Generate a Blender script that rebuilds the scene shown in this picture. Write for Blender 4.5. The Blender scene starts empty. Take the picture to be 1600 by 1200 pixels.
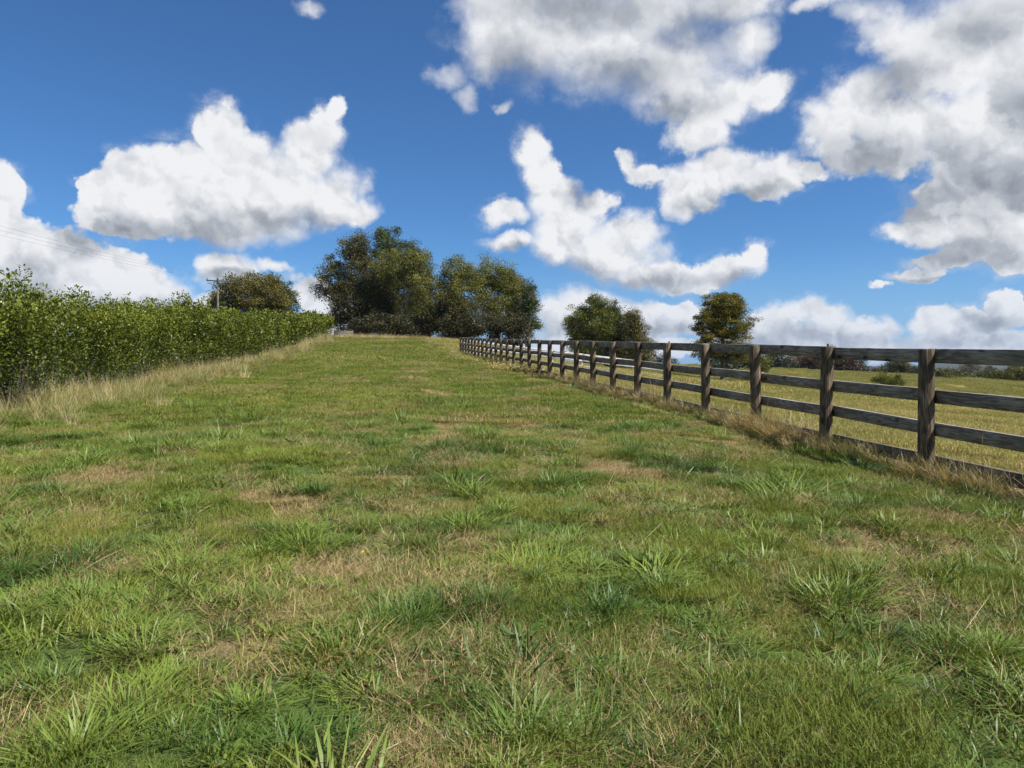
import bpy, math
import numpy as np
rng = np.random.default_rng(7)
C = bpy.context.scene.collection
sc = bpy.context.scene
R = math.radians

# ------------------------------------------------------------------ camera
F = 1150.0                      # focal length in photo pixels (1600 wide)
EYE = 1.42                      # eye above the turf
cam = bpy.data.objects.new('camera', bpy.data.cameras.new('camera'))
C.objects.link(cam)
cam.location = (0, 0, EYE)
cam.rotation_euler = (R(90) - math.atan(22 / F), 0, 0)
cam.data.sensor_width = 36
cam.data.lens = F / 1600 * 36
cam.data.clip_start = 0.05
cam.data.clip_end = 30000
sc.camera = cam

# ------------------------------------------------------------------ sun
SUN_AZ, SUN_EL = R(-25), R(52)          # azimuth from +X (right) towards +Y (away)
sd = (math.cos(SUN_AZ) * math.cos(SUN_EL), math.sin(SUN_AZ) * math.cos(SUN_EL), math.sin(SUN_EL))
sl = bpy.data.lights.new('sun', 'SUN')
sl.energy = 5.0
sl.angle = R(0.53)
sl.color = (1.0, 0.955, 0.89)
sun = bpy.data.objects.new('sun', sl)
C.objects.link(sun)
sun.rotation_euler = (R(90) - SUN_EL, 0, math.atan2(sd[0], -sd[1]))
sun.location = (40, -15, 60)

# ------------------------------------------------------------------ world: physical sky with cumulus
world = bpy.data.worlds.new('World')
sc.world = world
world.use_nodes = True

class NG:
    """small helper for writing node maths"""
    def __init__(self, tree):
        self.t = tree; self.n = tree.nodes; self.l = tree.links
    def node(self, typ, ins=None, **kw):
        nd = self.n.new(typ)
        for k, v in kw.items():
            setattr(nd, k, v)
        for k, v in (ins or {}).items():
            s = nd.inputs[k]
            if isinstance(v, bpy.types.NodeSocket):
                self.l.new(v, s)
            else:
                s.default_value = v
        return nd
    def m(self, op, *a, clamp=False):
        nd = self.node('ShaderNodeMath', dict(enumerate(a)), operation=op)
        nd.use_clamp = clamp
        return nd.outputs[0]
    def v(self, op, *a):
        nd = self.node('ShaderNodeVectorMath', None, operation=op)
        for i, x in enumerate(a):
            s = nd.inputs[3] if (op == 'SCALE' and i == 1) else nd.inputs[i]
            if isinstance(x, bpy.types.NodeSocket): self.l.new(x, s)
            else: s.default_value = x
        return nd.outputs['Value'] if op in ('DOT_PRODUCT', 'LENGTH') else nd.outputs[0]
    def ramp(self, f, a, b, c=0.0, d=1.0, smooth=True):
        nd = self.node('ShaderNodeMapRange', {'Value': f, 'From Min': a, 'From Max': b, 'To Min': c, 'To Max': d})
        nd.interpolation_type = 'SMOOTHSTEP' if smooth else 'LINEAR'
        return nd.outputs[0]
    def mix(self, f, a, b):
        nd = self.node('ShaderNodeMix', None, data_type='RGBA')
        for s, x in ((nd.inputs[0], f), (nd.inputs[6], a), (nd.inputs[7], b)):
            if isinstance(x, bpy.types.NodeSocket): self.l.new(x, s)
            else: s.default_value = x if not isinstance(x, tuple) or len(x) == 4 else (*x, 1)
        return nd.outputs[2]
    def noise(self, vec, scale, detail=4, rough=0.5, dist=0.0, color=False, dim='3D'):
        nd = self.node('ShaderNodeTexNoise', {'Scale': scale, 'Detail': detail, 'Roughness': rough, 'Distortion': dist})
        nd.noise_dimensions = dim
        if vec is not None: self.l.new(vec, nd.inputs['Vector'])
        return nd.outputs[1] if color else nd.outputs[0]

def px_dir(px, py):
    """azimuth and elevation (radians) of a direction in the sky"""
    a = math.atan((px - 800) / F)
    return a, math.atan((578 - py) / F * math.cos(a))

CLOUDS = [  # centre and radii of every lobe
 (345,203,50,46),(385,242,45,42),(160,290,38,42),(215,280,62,50),(290,285,80,62),(370,280,75,62),(440,295,75,65),(500,310,62,52),
 (548,338,44,28),(478,240,40,46),(506,205,28,36),(527,177,17,22),(250,332,110,42),(385,348,105,44),(170,330,50,34),
 (6,285,44,44),(0,340,46,60),(40,392,70,58),(110,405,78,56),(180,432,88,52),(60,455,125,60),(240,462,52,36),
 (350,428,50,30),(338,414,32,20),(318,470,32,16),(492,462,44,34),(522,500,66,50),
 (840,228,30,34),(852,272,32,38),(872,310,48,36),(786,334,40,20),(900,350,58,44),(935,322,24,26),(985,362,44,38),(955,398,75,38),
 (890,388,48,36),(1012,426,50,22),(1065,434,60,22),(805,384,40,15),(1130,418,48,22),(1180,402,27,26),
 (985,256,18,20),(1012,275,36,18),(1060,302,34,40),(1100,285,48,40),(1158,270,58,36),(1210,280,48,34),(1256,270,28,16),
 (800,20,85,66),(770,60,50,50),(860,70,115,66),(900,20,120,60),(960,75,115,80),(1050,115,85,72),(1000,15,150,60),(1120,155,60,42),(1190,140,46,30),(1130,14,90,34),
 (785,85,60,46),(1090,195,36,22),
 (1285,205,48,44),(1340,175,66,54),(1400,205,86,66),(1460,90,100,80),(1545,60,120,120),(1320,245,50,30),(1545,210,100,100),
 (1570,310,100,76),(1500,325,90,58),(1440,345,60,34),(1400,358,44,20),(1600,380,120,36),(1430,426,52,13),(1375,443,22,6),
 (1630,150,120,220),(1500,398,90,18),
 (868,492,40,28),(930,482,70,27),(1010,492,66,26),(1062,500,60,26),(1200,502,60,32),(1256,492,60,22),(1330,512,70,22),
 (940,522,130,34),(1250,532,170,26),(1460,497,50,26),(1540,503,60,28),(1592,474,42,36),(1510,528,110,24),
 (698,118,36,22,.52),(728,152,20,28,.56),(780,165,22,14,.66),(482,10,30,20,.60),(424,425,34,12,.4),(560,300,20,26,.5),
 (1090,215,60,40,.35),(1380,60,60,46,.3),(1345,30,40,30,.4),(1300,8,60,22,.35),(1160,70,60,50,.3),(1340,492,26,10,.2),(1140,545,700,14),
 (20,470,60,40),(540,520,60,30),(440,520,80,14)]

SHADES = [  # where the clouds show their grey, shaded undersides
 (330,368,150,34),(205,350,70,30),(455,352,75,26),(30,455,95,38),(135,372,45,28),
 (905,432,95,24),(1010,440,75,18),(1130,434,60,15),(802,396,42,10),(1105,322,60,22),(1190,300,50,14),(915,300,22,30),
 (800,120,75,55),(900,15,150,42),(965,125,95,42),(1090,45,70,42),(1050,170,70,26),
 (1345,245,95,44),(1460,285,120,72),(1570,290,120,70),(1490,395,130,34),(1420,330,80,30),(1400,130,62,40),(1530,50,70,44),(1600,180,60,60),
 (1000,515,190,15),(1250,525,180,16),(1510,532,130,14),(1560,500,60,20),(482,448,34,20),(240,480,100,16),(1440,432,46,8),(350,436,40,10)]

def lobe_group(name, lobes, k):
    g = bpy.data.node_groups.new(name, 'ShaderNodeTree')
    g.interface.new_socket('P', in_out='INPUT', socket_type='NodeSocketVector')
    g.interface.new_socket('D', in_out='OUTPUT', socket_type='NodeSocketFloat')
    N = NG(g)
    gi = g.nodes.new('NodeGroupInput'); go = g.nodes.new('NodeGroupOutput')
    acc = None
    for lobe in lobes:
        cx, cy, rx, ry = lobe[:4]; thin = lobe[4] if len(lobe) > 4 else 0.0
        a, e = px_dir(cx, cy)
        ca = math.cos(a)
        sx = F / rx / ca / ca          # radii turned into angles
        sy = F / ry / (math.cos(e) ** 2) / ca
        q = N.v('MULTIPLY_ADD', gi.outputs[0], (sx, sy, 0), (-a * sx, -e * sy, thin ** 0.5))
        d2 = N.v('DOT_PRODUCT', q, q)
        acc = d2 if acc is None else N.m('SMOOTH_MIN', acc, d2, k)
    f = N.m('SUBTRACT', 1.0, N.m('SQRT', N.m('MAXIMUM', acc, 0.0)))
    N.l.new(f, go.inputs[0])
    return g

def build_world():
    t = world.node_tree
    t.nodes.clear()
    N = NG(t)
    out = t.nodes.new('ShaderNodeOutputWorld')
    sky = t.nodes.new('ShaderNodeTexSky')
    sky.sky_type = 'NISHITA'
    sky.sun_disc = False
    sky.sun_elevation = SUN_EL
    sky.sun_rotation = math.atan2(sd[0], sd[1])
    sky.altitude = 50
    sky.air_density = 0.85
    sky.dust_density = 0.25
    sky.ozone_density = 3.0
    tc = t.nodes.new('ShaderNodeTexCoord').outputs['Generated']
    d = N.v('NORMALIZE', tc)
    xyz = N.node('ShaderNodeSeparateXYZ', {0: d}).outputs
    az = N.m('ARCTAN2', xyz[0], xyz[1])
    el = N.m('ARCSINE', xyz[2])
    P = N.node('ShaderNodeCombineXYZ', {0: az, 1: el}).outputs[0]
    # billowing edges: the lobes are looked up through a warped direction
    w1 = N.noise(d, 9.0, 2, 0.5, color=True)
    w2 = N.noise(d, 30.0, 4, 0.6, color=True)
    W = N.v('ADD', N.v('MULTIPLY', N.v('SUBTRACT', w1, (.5, .5, .5)), (0.07, 0.05, 0)),
                   N.v('MULTIPLY', N.v('SUBTRACT', w2, (.5, .5, .5)), (0.040, 0.034, 0)))
    Pw = N.v('ADD', P, W)
    def lobes(grp, vec):
        nd = t.nodes.new('ShaderNodeGroup'); nd.node_tree = grp
        t.links.new(vec, nd.inputs[0])
        return nd.outputs[0]
    f0 = N.m('MULTIPLY', lobes(lobe_group('cloud_lobes', CLOUDS, 0.40), Pw), 1.2)
    sh = lobes(lobe_group('cloud_bases', SHADES, 0.6), Pw)
    # cauliflower relief
    def billow(vec, sc_, det):
        n = N.noise(vec, sc_, det, 0.55)
        return N.m('MULTIPLY', N.m('ABSOLUTE', N.m('SUBTRACT', n, 0.5)), 2.0)
    dsun = N.v('ADD', d, (0.008, 0.0, 0.010))
    n0 = N.noise(d, 26.0, 6, 0.55); n1 = N.noise(dsun, 26.0, 3, 0.55)
    def puffs(vec):
        a = N.node('ShaderNodeTexVoronoi', {'Vector': vec, 'Scale': 17.0}).outputs['Distance']
        b = N.node('ShaderNodeTexVoronoi', {'Vector': vec, 'Scale': 44.0}).outputs['Distance']
        return N.m('ADD', N.m('MULTIPLY', a, 0.55), N.m('MULTIPLY', b, 0.30))
    wv = N.v('MULTIPLY', N.v('SUBTRACT', w2, (.5, .5, .5)), (0.05, 0.05, 0.05))
    b0 = puffs(N.v('ADD', d, wv)); b1 = puffs(N.v('ADD', dsun, wv))
    # generic clouds outside the part of the sky that the photograph shows
    fr = N.m('MAXIMUM', N.m('SUBTRACT', N.m('ABSOLUTE', az), 0.66), N.m('SUBTRACT', el, 0.50))
    side = N.ramp(fr, 0.0, 0.12)
    far = N.noise(N.v('MULTIPLY', d, (1, 1, 1.6)), 2.6, 5, 0.55)
    fgen = N.m('MULTIPLY', N.m('SUBTRACT', far, 0.56), 5.0)
    fm = N.node('ShaderNodeMix', {0: side, 2: f0, 3: fgen}).outputs[0]
    dens = N.m('ADD', fm, N.m('ADD', N.m('MULTIPLY', N.m('SUBTRACT', n0, 0.5), 0.62), N.m('MULTIPLY', N.m('SUBTRACT', 0.40, b0), 0.55)))
    # some edges are crisp, others fray into wisps
    soft = N.ramp(N.noise(d, 5.0, 2), 0.38, 0.62, 0.12, 0.60)
    soft = N.m('ADD', soft, N.m('MULTIPLY', N.ramp(el, 0.20, 0.42), 0.30))
    cov = N.node('ShaderNodeMapRange', {'Value': dens, 'From Min': N.m('MULTIPLY', soft, -0.70), 'From Max': soft})
    cov.interpolation_type = 'SMOOTHSTEP'
    cov = cov.outputs[0]
    fringe = N.m('MULTIPLY', N.ramp(dens, -0.60, 0.15), N.m('MULTIPLY', N.ramp(N.noise(N.v('MULTIPLY', d, (1, 1, 1.5)), 15.0, 6, 0.62), 0.46, 0.70), 0.55))
    cov = N.m('MAXIMUM', cov, fringe)
    # relief: billows facing the sun are bright, hollows and bases grey
    fine = N.m('ADD', N.m('MULTIPLY', N.m('SUBTRACT', n0, n1), 0.15), N.m('MULTIPLY', N.m('SUBTRACT', b1, b0), 1.15))
    shn = N.ramp(N.m('ADD', sh, N.m('MULTIPLY', N.m('SUBTRACT', n1, 0.5), 0.14)), -0.60, 1.0)
    shn = N.node('ShaderNodeMix', {0: side, 2: shn, 3: N.ramp(dens, 0.3, 1.6)}).outputs[0]
    under = N.m('MULTIPLY', N.ramp(el, 0.20, 0.46), N.ramp(az, -0.12, 0.28))
    L = N.m('SUBTRACT', 0.98, N.m('MULTIPLY', shn, 0.66))
    L = N.m('ADD', L, N.m('MULTIPLY', fine, N.m('SUBTRACT', 1.0, N.m('MULTIPLY', N.ramp(el, 0.16, 0.40), 0.45))))
    L = N.m('SUBTRACT', L, N.m('MULTIPLY', N.ramp(n1, 0.62, 0.38), 0.04))
    L = N.m('SUBTRACT', L, N.m('MULTIPLY', under, 0.06))
    L = N.m('MAXIMUM', N.m('MINIMUM', L, 1.0), 0.0)
    col = N.mix(N.ramp(L, 0.0, 0.5, smooth=False), (0.255, 0.28, 0.33), (0.53, 0.565, 0.62))
    col = N.mix(N.ramp(L, 0.45, 1.0, smooth=False), col, (0.96, 0.97, 0.99))
    skyc = N.v('MULTIPLY', N.v('SCALE', sky.outputs[0], 0.105), (0.56, 0.93, 1.26))
    skyc = N.mix(N.ramp(el, -0.02, 0.17, 0.85, 0.0), skyc, (0.32, 0.54, 0.86))
    # distant clouds take on the colour of the air in front of them
    air = N.ramp(el, 0.0, 0.16, 0.30, 0.0)
    col = N.mix(air, col, (0.50, 0.62, 0.82))
    fin = N.mix(cov, skyc, col)
    bg = N.node('ShaderNodeBackground', {'Color': fin, 'Strength': 0.55})
    t.links.new(bg.outputs[0], out.inputs[0])
build_world()
world.cycles.sampling_method = 'NONE'

sc.view_settings.view_transform = 'Standard'
sc.view_settings.look = 'None'
sc.view_settings.exposure = 0.75
sc.view_settings.gamma = 1.0
sc.cycles.max_bounces = 6
sc.cycles.diffuse_bounces = 3
sc.cycles.glossy_bounces = 2
sc.cycles.transmission_bounces = 3
sc.cycles.transparent_max_bounces = 8
sc.cycles.volume_bounces = 1
sc.cycles.use_denoising = True
sc.cycles.denoiser = 'OPENIMAGEDENOISE'
sc.cycles.denoising_prefilter = 'FAST'
sc.cycles.use_adaptive_sampling = True
sc.cycles.adaptive_threshold = 0.015
# =================================================================== helpers
def tag(o, label=None, cat=None, group=None, kind=None):
    if label: o['label'] = label
    if cat: o['category'] = cat
    if group: o['group'] = group
    if kind: o['kind'] = kind
    return o

def link(name, me, parent=None):
    o = bpy.data.objects.new(name, me)
    C.objects.link(o)
    if parent is not None: o.parent = parent
    return o

def empty(name, loc=(0, 0, 0), rz=0.0):
    o = bpy.data.objects.new(name, None)
    o.empty_display_size = 0.2
    o.location = loc; o.rotation_euler = (0, 0, rz)
    C.objects.link(o)
    return o

def np_mesh(name, verts, faces, mat=None, attrs=None, smooth=False):
    """faces: an (n,k) array, or a list of such arrays"""
    if not isinstance(faces, list): faces = [faces]
    me = bpy.data.meshes.new(name)
    verts = np.asarray(verts, np.float32)
    loops = np.concatenate([np.asarray(f, np.int32).ravel() for f in faces])
    tot = np.concatenate([np.full(len(f), f.shape[1], np.int32) for f in faces])
    start = np.concatenate([[0], np.cumsum(tot)[:-1]]).astype(np.int32)
    me.vertices.add(len(verts)); me.vertices.foreach_set('co', verts.ravel())
    me.loops.add(len(loops)); me.loops.foreach_set('vertex_index', loops)
    me.polygons.add(len(tot)); me.polygons.foreach_set('loop_start', start)
    try: me.polygons.foreach_set('loop_total', tot)
    except Exception: pass
    if smooth: me.polygons.foreach_set('use_smooth', np.ones(len(tot), bool))
    me.update(calc_edges=True)
    for k, a in (attrs or {}).items():
        a = np.asarray(a, np.float32)
        if a.ndim == 2:
            at = me.attributes.new(k, 'FLOAT_VECTOR', 'POINT'); at.data.foreach_set('vector', a.ravel())
        else:
            at = me.attributes.new(k, 'FLOAT', 'POINT'); at.data.foreach_set('value', a)
    if mat: me.materials.append(mat)
    return me

def _hash(ix, iy, seed):
    h = (ix.astype(np.int64) * 374761393 + iy.astype(np.int64) * 668265263 + seed * 974634777) & 0xffffffff
    h = ((h ^ (h >> 13)) * 1274126177) & 0xffffffff
    return ((h ^ (h >> 16)) & 0xffff) / 65535.0

def vnoise(x, y, seed=0):
    x = np.asarray(x, float); y = np.asarray(y, float)
    ix = np.floor(x); iy = np.floor(y)
    fx = x - ix; fy = y - iy
    fx = fx * fx * (3 - 2 * fx); fy = fy * fy * (3 - 2 * fy)
    a = _hash(ix, iy, seed); b = _hash(ix + 1, iy, seed); c = _hash(ix, iy + 1, seed); d = _hash(ix + 1, iy + 1, seed)
    return (a * (1 - fx) + b * fx) * (1 - fy) + (c * (1 - fx) + d * fx) * fy

def fbm(x, y, seed=0, octs=4, gain=0.5):
    s = 0; a = 1; n = 0
    for i in range(octs):
        s = s + a * vnoise(x * 2.03 ** i + 17.3 * i, y * 2.03 ** i - 9.1 * i, seed + i); n += a; a *= gain
    return s / n

def sstep(a, b, x):
    t = np.clip((np.asarray(x, float) - a) / (b - a), 0, 1)
    return t * t * (3 - 2 * t)

# =================================================================== terrain
SLX = 0.172                                    # the track runs slightly to the left of straight ahead
def fence_x(y): return 5.76 - SLX * y
def hedge_x(y): return -6.9 - SLX * y

def ground_z(x, y):
    x = np.asarray(x, float); y = np.asarray(y, float)
    u = x - fence_x(y)
    ur = np.maximum(u, 0)
    yy = np.minimum(y, 140)
    near = 0.0452 * yy - (0.088 + 0.03 * sstep(25, 55, y) - 0.06 * sstep(66, 96, y) * sstep(22, 8, u)) * ur
    near = near - 0.035 * np.exp(-(u / 0.5) ** 2)
    k98 = sstep(56, 96, y)
    near = near + 1.15 * sstep(30, 96, y) * sstep(2.0 + 13 * k98, -5.0 + 9 * k98, u)          # the track climbs a little faster
    near = near - 0.0016 * np.maximum(y - 100, 0) ** 2 * sstep(2, -6, u)
    far = np.clip(0.72 - 0.04 * (x - 78), -6.5, 2.4) * sstep(900, 330, y) - 8.0 * sstep(330, 900, y)
    t = sstep(74, 165, y) * sstep(-14, 10, u) + sstep(120, 260, y) * (1 - sstep(-14, 10, u))
    t = np.maximum(t, sstep(60, 200, np.abs(x)))
    return near * (1 - t) + far * t

def bumps(x, y):
    r = np.hypot(x, y)
    b = (fbm(x * 1.7, y * 1.7, 3, 3) - 0.5) * 0.14 + (fbm(x * 0.35, y * 0.35, 9, 2) - 0.5) * 0.16
    return b * (1 - sstep(60, 120, r)) * (0.4 + 0.6 * sstep(0.0, 0.7, np.abs(x - fence_x(y))))

def gz(x, y): return ground_z(x, y) + bumps(x, y)

def px_ground(px, py):
    """where a ray of the photograph meets the near ground plane"""
    d = 8.0
    for _ in range(30):
        x = (px - 800) / F * d
        d = np.clip((EYE - float(ground_z(x, d))) / max((py - 578) / F, 1e-3), 1.0, 120)
    return (px - 800) / F * d, d

DRY = [  # larger patches of dry grass seen in the turf: pixel centre, radii in metres, strength
 (705,672,0.9,1.4,.9),(720,690,.7,.7,.6),(380,762,.55,.45,.8),(510,648,.7,1.4,.7),(490,695,.5,.5,.6),(640,620,1.0,1.4,.4),
 (790,640,.45,2.2,.5),(840,662,.4,1.5,.5),(745,605,.5,3.,.4),(1000,740,.9,.5,.7),(920,720,.4,.5,.6),(540,792,.35,.3,.7),
 (140,905,.3,.5,.7),(300,885,.3,.4,.5),(590,930,.35,.4,.7),(240,1060,.25,.3,.9),(320,1090,.25,.2,.8),(1090,1080,.3,.25,.9),
 (1280,1110,.34,.16,1.),(1440,1120,.4,.15,.9),(1330,920,.6,.4,.4),(60,1150,.35,.2,.6),(780,960,.3,.3,.5),(1150,960,.2,.35,.6),
 (850,1040,.25,.3,.5),(1480,860,.5,.5,.5),(1420,740,.6,.6,.4),(150,760,.6,.8,.4),(990,1010,.2,.3,.6),(430,1000,.3,.3,.5),
 (1180,700,.8,.7,.3),(640,780,.3,.3,.4),(860,560,1.2,4,.4),(590,555,1.5,6,.3),(700,545,1.5,7,.35)]
DRYW = [(*px_ground(a, b), c, d_, e) for a, b, c, d_, e in DRY]

def dryness(x, y):
    """0 lush green .. 1 straw"""
    x = np.asarray(x, float); y = np.asarray(y, float)
    xt = x + SLX * y
    n = fbm(xt * 1.4, y * 0.42, 21, 4, 0.6)
    n2 = fbm(xt * 3.4, y * 2.2, 31, 3)
    d = sstep(0.54, 0.78, n) * 0.45 + sstep(0.50, 0.75, n2) * 0.5
    for cx, cy, rx, ry, s in DRYW:
        q = ((x - cx + SLX * (y - cy)) / rx) ** 2 + ((y - cy) / ry) ** 2
        d = d + s * 1.1 * np.exp(-q * 1.3) * np.clip(fbm(xt * 5.5, y * 4.0, 33, 3) * 3.4 - 1.0, 0, 1.2)
    for c0 in (2.5, 0.9, -1.1):                                            # faint worn lines running up the track
        d = d + 0.5 * np.exp(-((xt - c0 - .25 * np.sin(y * .21 + c0)) / 0.24) ** 2) * sstep(.42, .62, fbm(xt * 2, y * .5, 47, 3)) * sstep(5, 9, y)
    u = x - fence_x(y)
    w = x - (fence_x(y) - 12.66)
    d = d + 0.8 * np.exp(-((u + 0.1) / 0.33) ** 2) * sstep(0.3, 0.6, fbm(x * .8, y * .8, 77, 2))
    d = d + 0.5 * np.exp(-((w - 0.4) / 0.8) ** 2) * sstep(.25, .6, fbm(x * .6, y * .45, 170, 2))                        # unmown strip along the hedge
    d = d + 0.25 * sstep(-3.2, -1.2, u) * sstep(0, -1.2, u) * sstep(0.5, 0.7, n2) 
    d = d * np.where(y < 20, np.interp(y, [2.5, 6.0], [0.42, 1.0]), 1)
    d = d + 0.9 * sstep(93, 101, y)
    return np.clip(d, 0, 1)

def paddock(x, y):
    u = x - fence_x(y)
    return sstep(0.0, 0.5, u)

# =================================================================== materials
def new_mat(name):
    m = bpy.data.materials.new(name); m.use_nodes = True
    m.node_tree.nodes.clear()
    return m, NG(m.node_tree)

def out_surf(N, sh, disp=None):
    o = N.node('ShaderNodeOutputMaterial')
    N.l.new(sh, o.inputs['Surface'])

def attr(N, name, typ='GEOMETRY'):
    nd = N.node('ShaderNodeAttribute'); nd.attribute_name = name; nd.attribute_type = typ
    return nd.outputs['Fac']

def leaf_shader(N, col, trans=0.35, rough=0.5, spec=0.3):
    p = N.node('ShaderNodeBsdfPrincipled', {'Base Color': col, 'Roughness': rough, 'Specular IOR Level': spec})
    tcol = N.v('MULTIPLY', col, (1.25, 1.15, 0.55))
    tr = N.node('ShaderNodeBsdfTranslucent', {'Color': tcol})
    mx = N.node('ShaderNodeMixShader', {0: trans, 1: p.outputs[0], 2: tr.outputs[0]})
    return mx.outputs[0]

def grass_mat(name, lush, mid, straw, brown, rough=0.5, spec=0.25, trans=0.3, bias=0.0):
    """blade colour: 'dry' comes from the place, 'rnd' differs from blade to blade, 'h' runs from root to tip"""
    m, N = new_mat(name)
    dry = attr(N, 'dry', 'INSTANCER'); rnd = attr(N, 'rnd'); h = attr(N, 'h'); tone = attr(N, 'tone', 'INSTANCER')
    k = N.m('ADD', N.m('ADD', dry, bias), N.m('MULTIPLY', N.m('SUBTRACT', rnd, 0.5), 0.75))
    green = N.mix(N.m('ADD', N.m('MULTIPLY', tone, 0.75), N.m('MULTIPLY', N.m('FRACT', N.m('MULTIPLY', rnd, 7.31)), 0.25)), lush, mid)
    dead = N.mix(N.m('FRACT', N.m('MULTIPLY', rnd, 13.7)), brown, straw)
    col = N.mix(N.ramp(k, 0.42, 0.66), green, dead)
    col = N.mix(N.ramp(h, 0.0, 0.35, 0.55, 0.0), col, brown)       # pale sheath / dead thatch at the root
    out_surf(N, leaf_shader(N, col, trans, rough, spec))
    return m

M = {}
M['fine'] = grass_mat('fine_grass', (0.085, 0.135, 0.018), (0.23, 0.25, 0.045), (0.47, 0.39, 0.19), (0.22, 0.15, 0.07), 0.6, 0.15, 0.2)
M['coarse'] = grass_mat('coarse_grass', (0.034, 0.086, 0.015), (0.180, 0.240, 0.034), (0.44, 0.36, 0.16), (0.19, 0.13, 0.055), 0.45, 0.3, 0.20, -0.22)
M['straw'] = grass_mat('straw_litter', (0.19, 0.16, 0.06), (0.24, 0.19, 0.08), (0.50, 0.39, 0.19), (0.17, 0.105, 0.05), 0.6, 0.25, 0.2, 0.5)
M['stalk'] = grass_mat('dry_stalks', (0.11, 0.14, 0.03), (0.25, 0.25, 0.07), (0.62, 0.50, 0.28), (0.36, 0.26, 0.14), 0.55, 0.3, 0.25, 0.12)
M['paddock'] = grass_mat('paddock_grass', (0.165, 0.180, 0.042), (0.29, 0.275, 0.08), (0.52, 0.44, 0.20), (0.28, 0.21, 0.09), 0.55, 0.25, 0.3, 0.0)

def leaf_mat(name, dark, light, extra, trans=0.3, rough=0.45, spec=0.35, extra_amt=0.1):
    m, N = new_mat(name)
    rnd = attr(N, 'rnd'); cl = attr(N, 'clump')
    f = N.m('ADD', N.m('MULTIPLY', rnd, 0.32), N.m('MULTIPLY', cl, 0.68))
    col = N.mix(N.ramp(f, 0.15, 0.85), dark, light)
    col = N.mix(N.ramp(N.m('FRACT', N.m('MULTIPLY', rnd, 9.7)), 1 - extra_amt, 1 - extra_amt + 0.02), col, extra)
    out_surf(N, leaf_shader(N, col, trans, rough, spec))
    return m

M['hedge_leaf'] = leaf_mat('hedge_leaf', (0.034, 0.054, 0.008), (0.185, 0.215, 0.026), (0.33, 0.38, 0.07), 0.26, 0.5, 0.28, 0.04)

def bark_mat(name, a, b, scale=6.0):
    m, N = new_mat(name)
    tc = N.node('ShaderNodeTexCoord').outputs['Object']
    v = N.v('MULTIPLY', tc, (1, 1, 0.25))
    n = N.noise(v, scale, 6, 0.6)
    col = N.mix(N.ramp(n, 0.3, 0.7), a, b)
    bp = N.node('ShaderNodeBump', {'Strength': 0.6, 'Distance': 0.02, 'Height': n})
    p = N.node('ShaderNodeBsdfPrincipled', {'Base Color': col, 'Roughness': 0.85, 'Normal': bp.outputs[0]})
    out_surf(N, p.outputs[0])
    return m
M['bark'] = bark_mat('grey_brown_bark', (0.09, 0.07, 0.055), (0.24, 0.20, 0.165))
M['bark_pale'] = bark_mat('pale_bark', (0.12, 0.10, 0.08), (0.30, 0.26, 0.21))
M['bark_dark'] = bark_mat('dark_bark', (0.04, 0.03, 0.022), (0.10, 0.075, 0.055))

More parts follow.
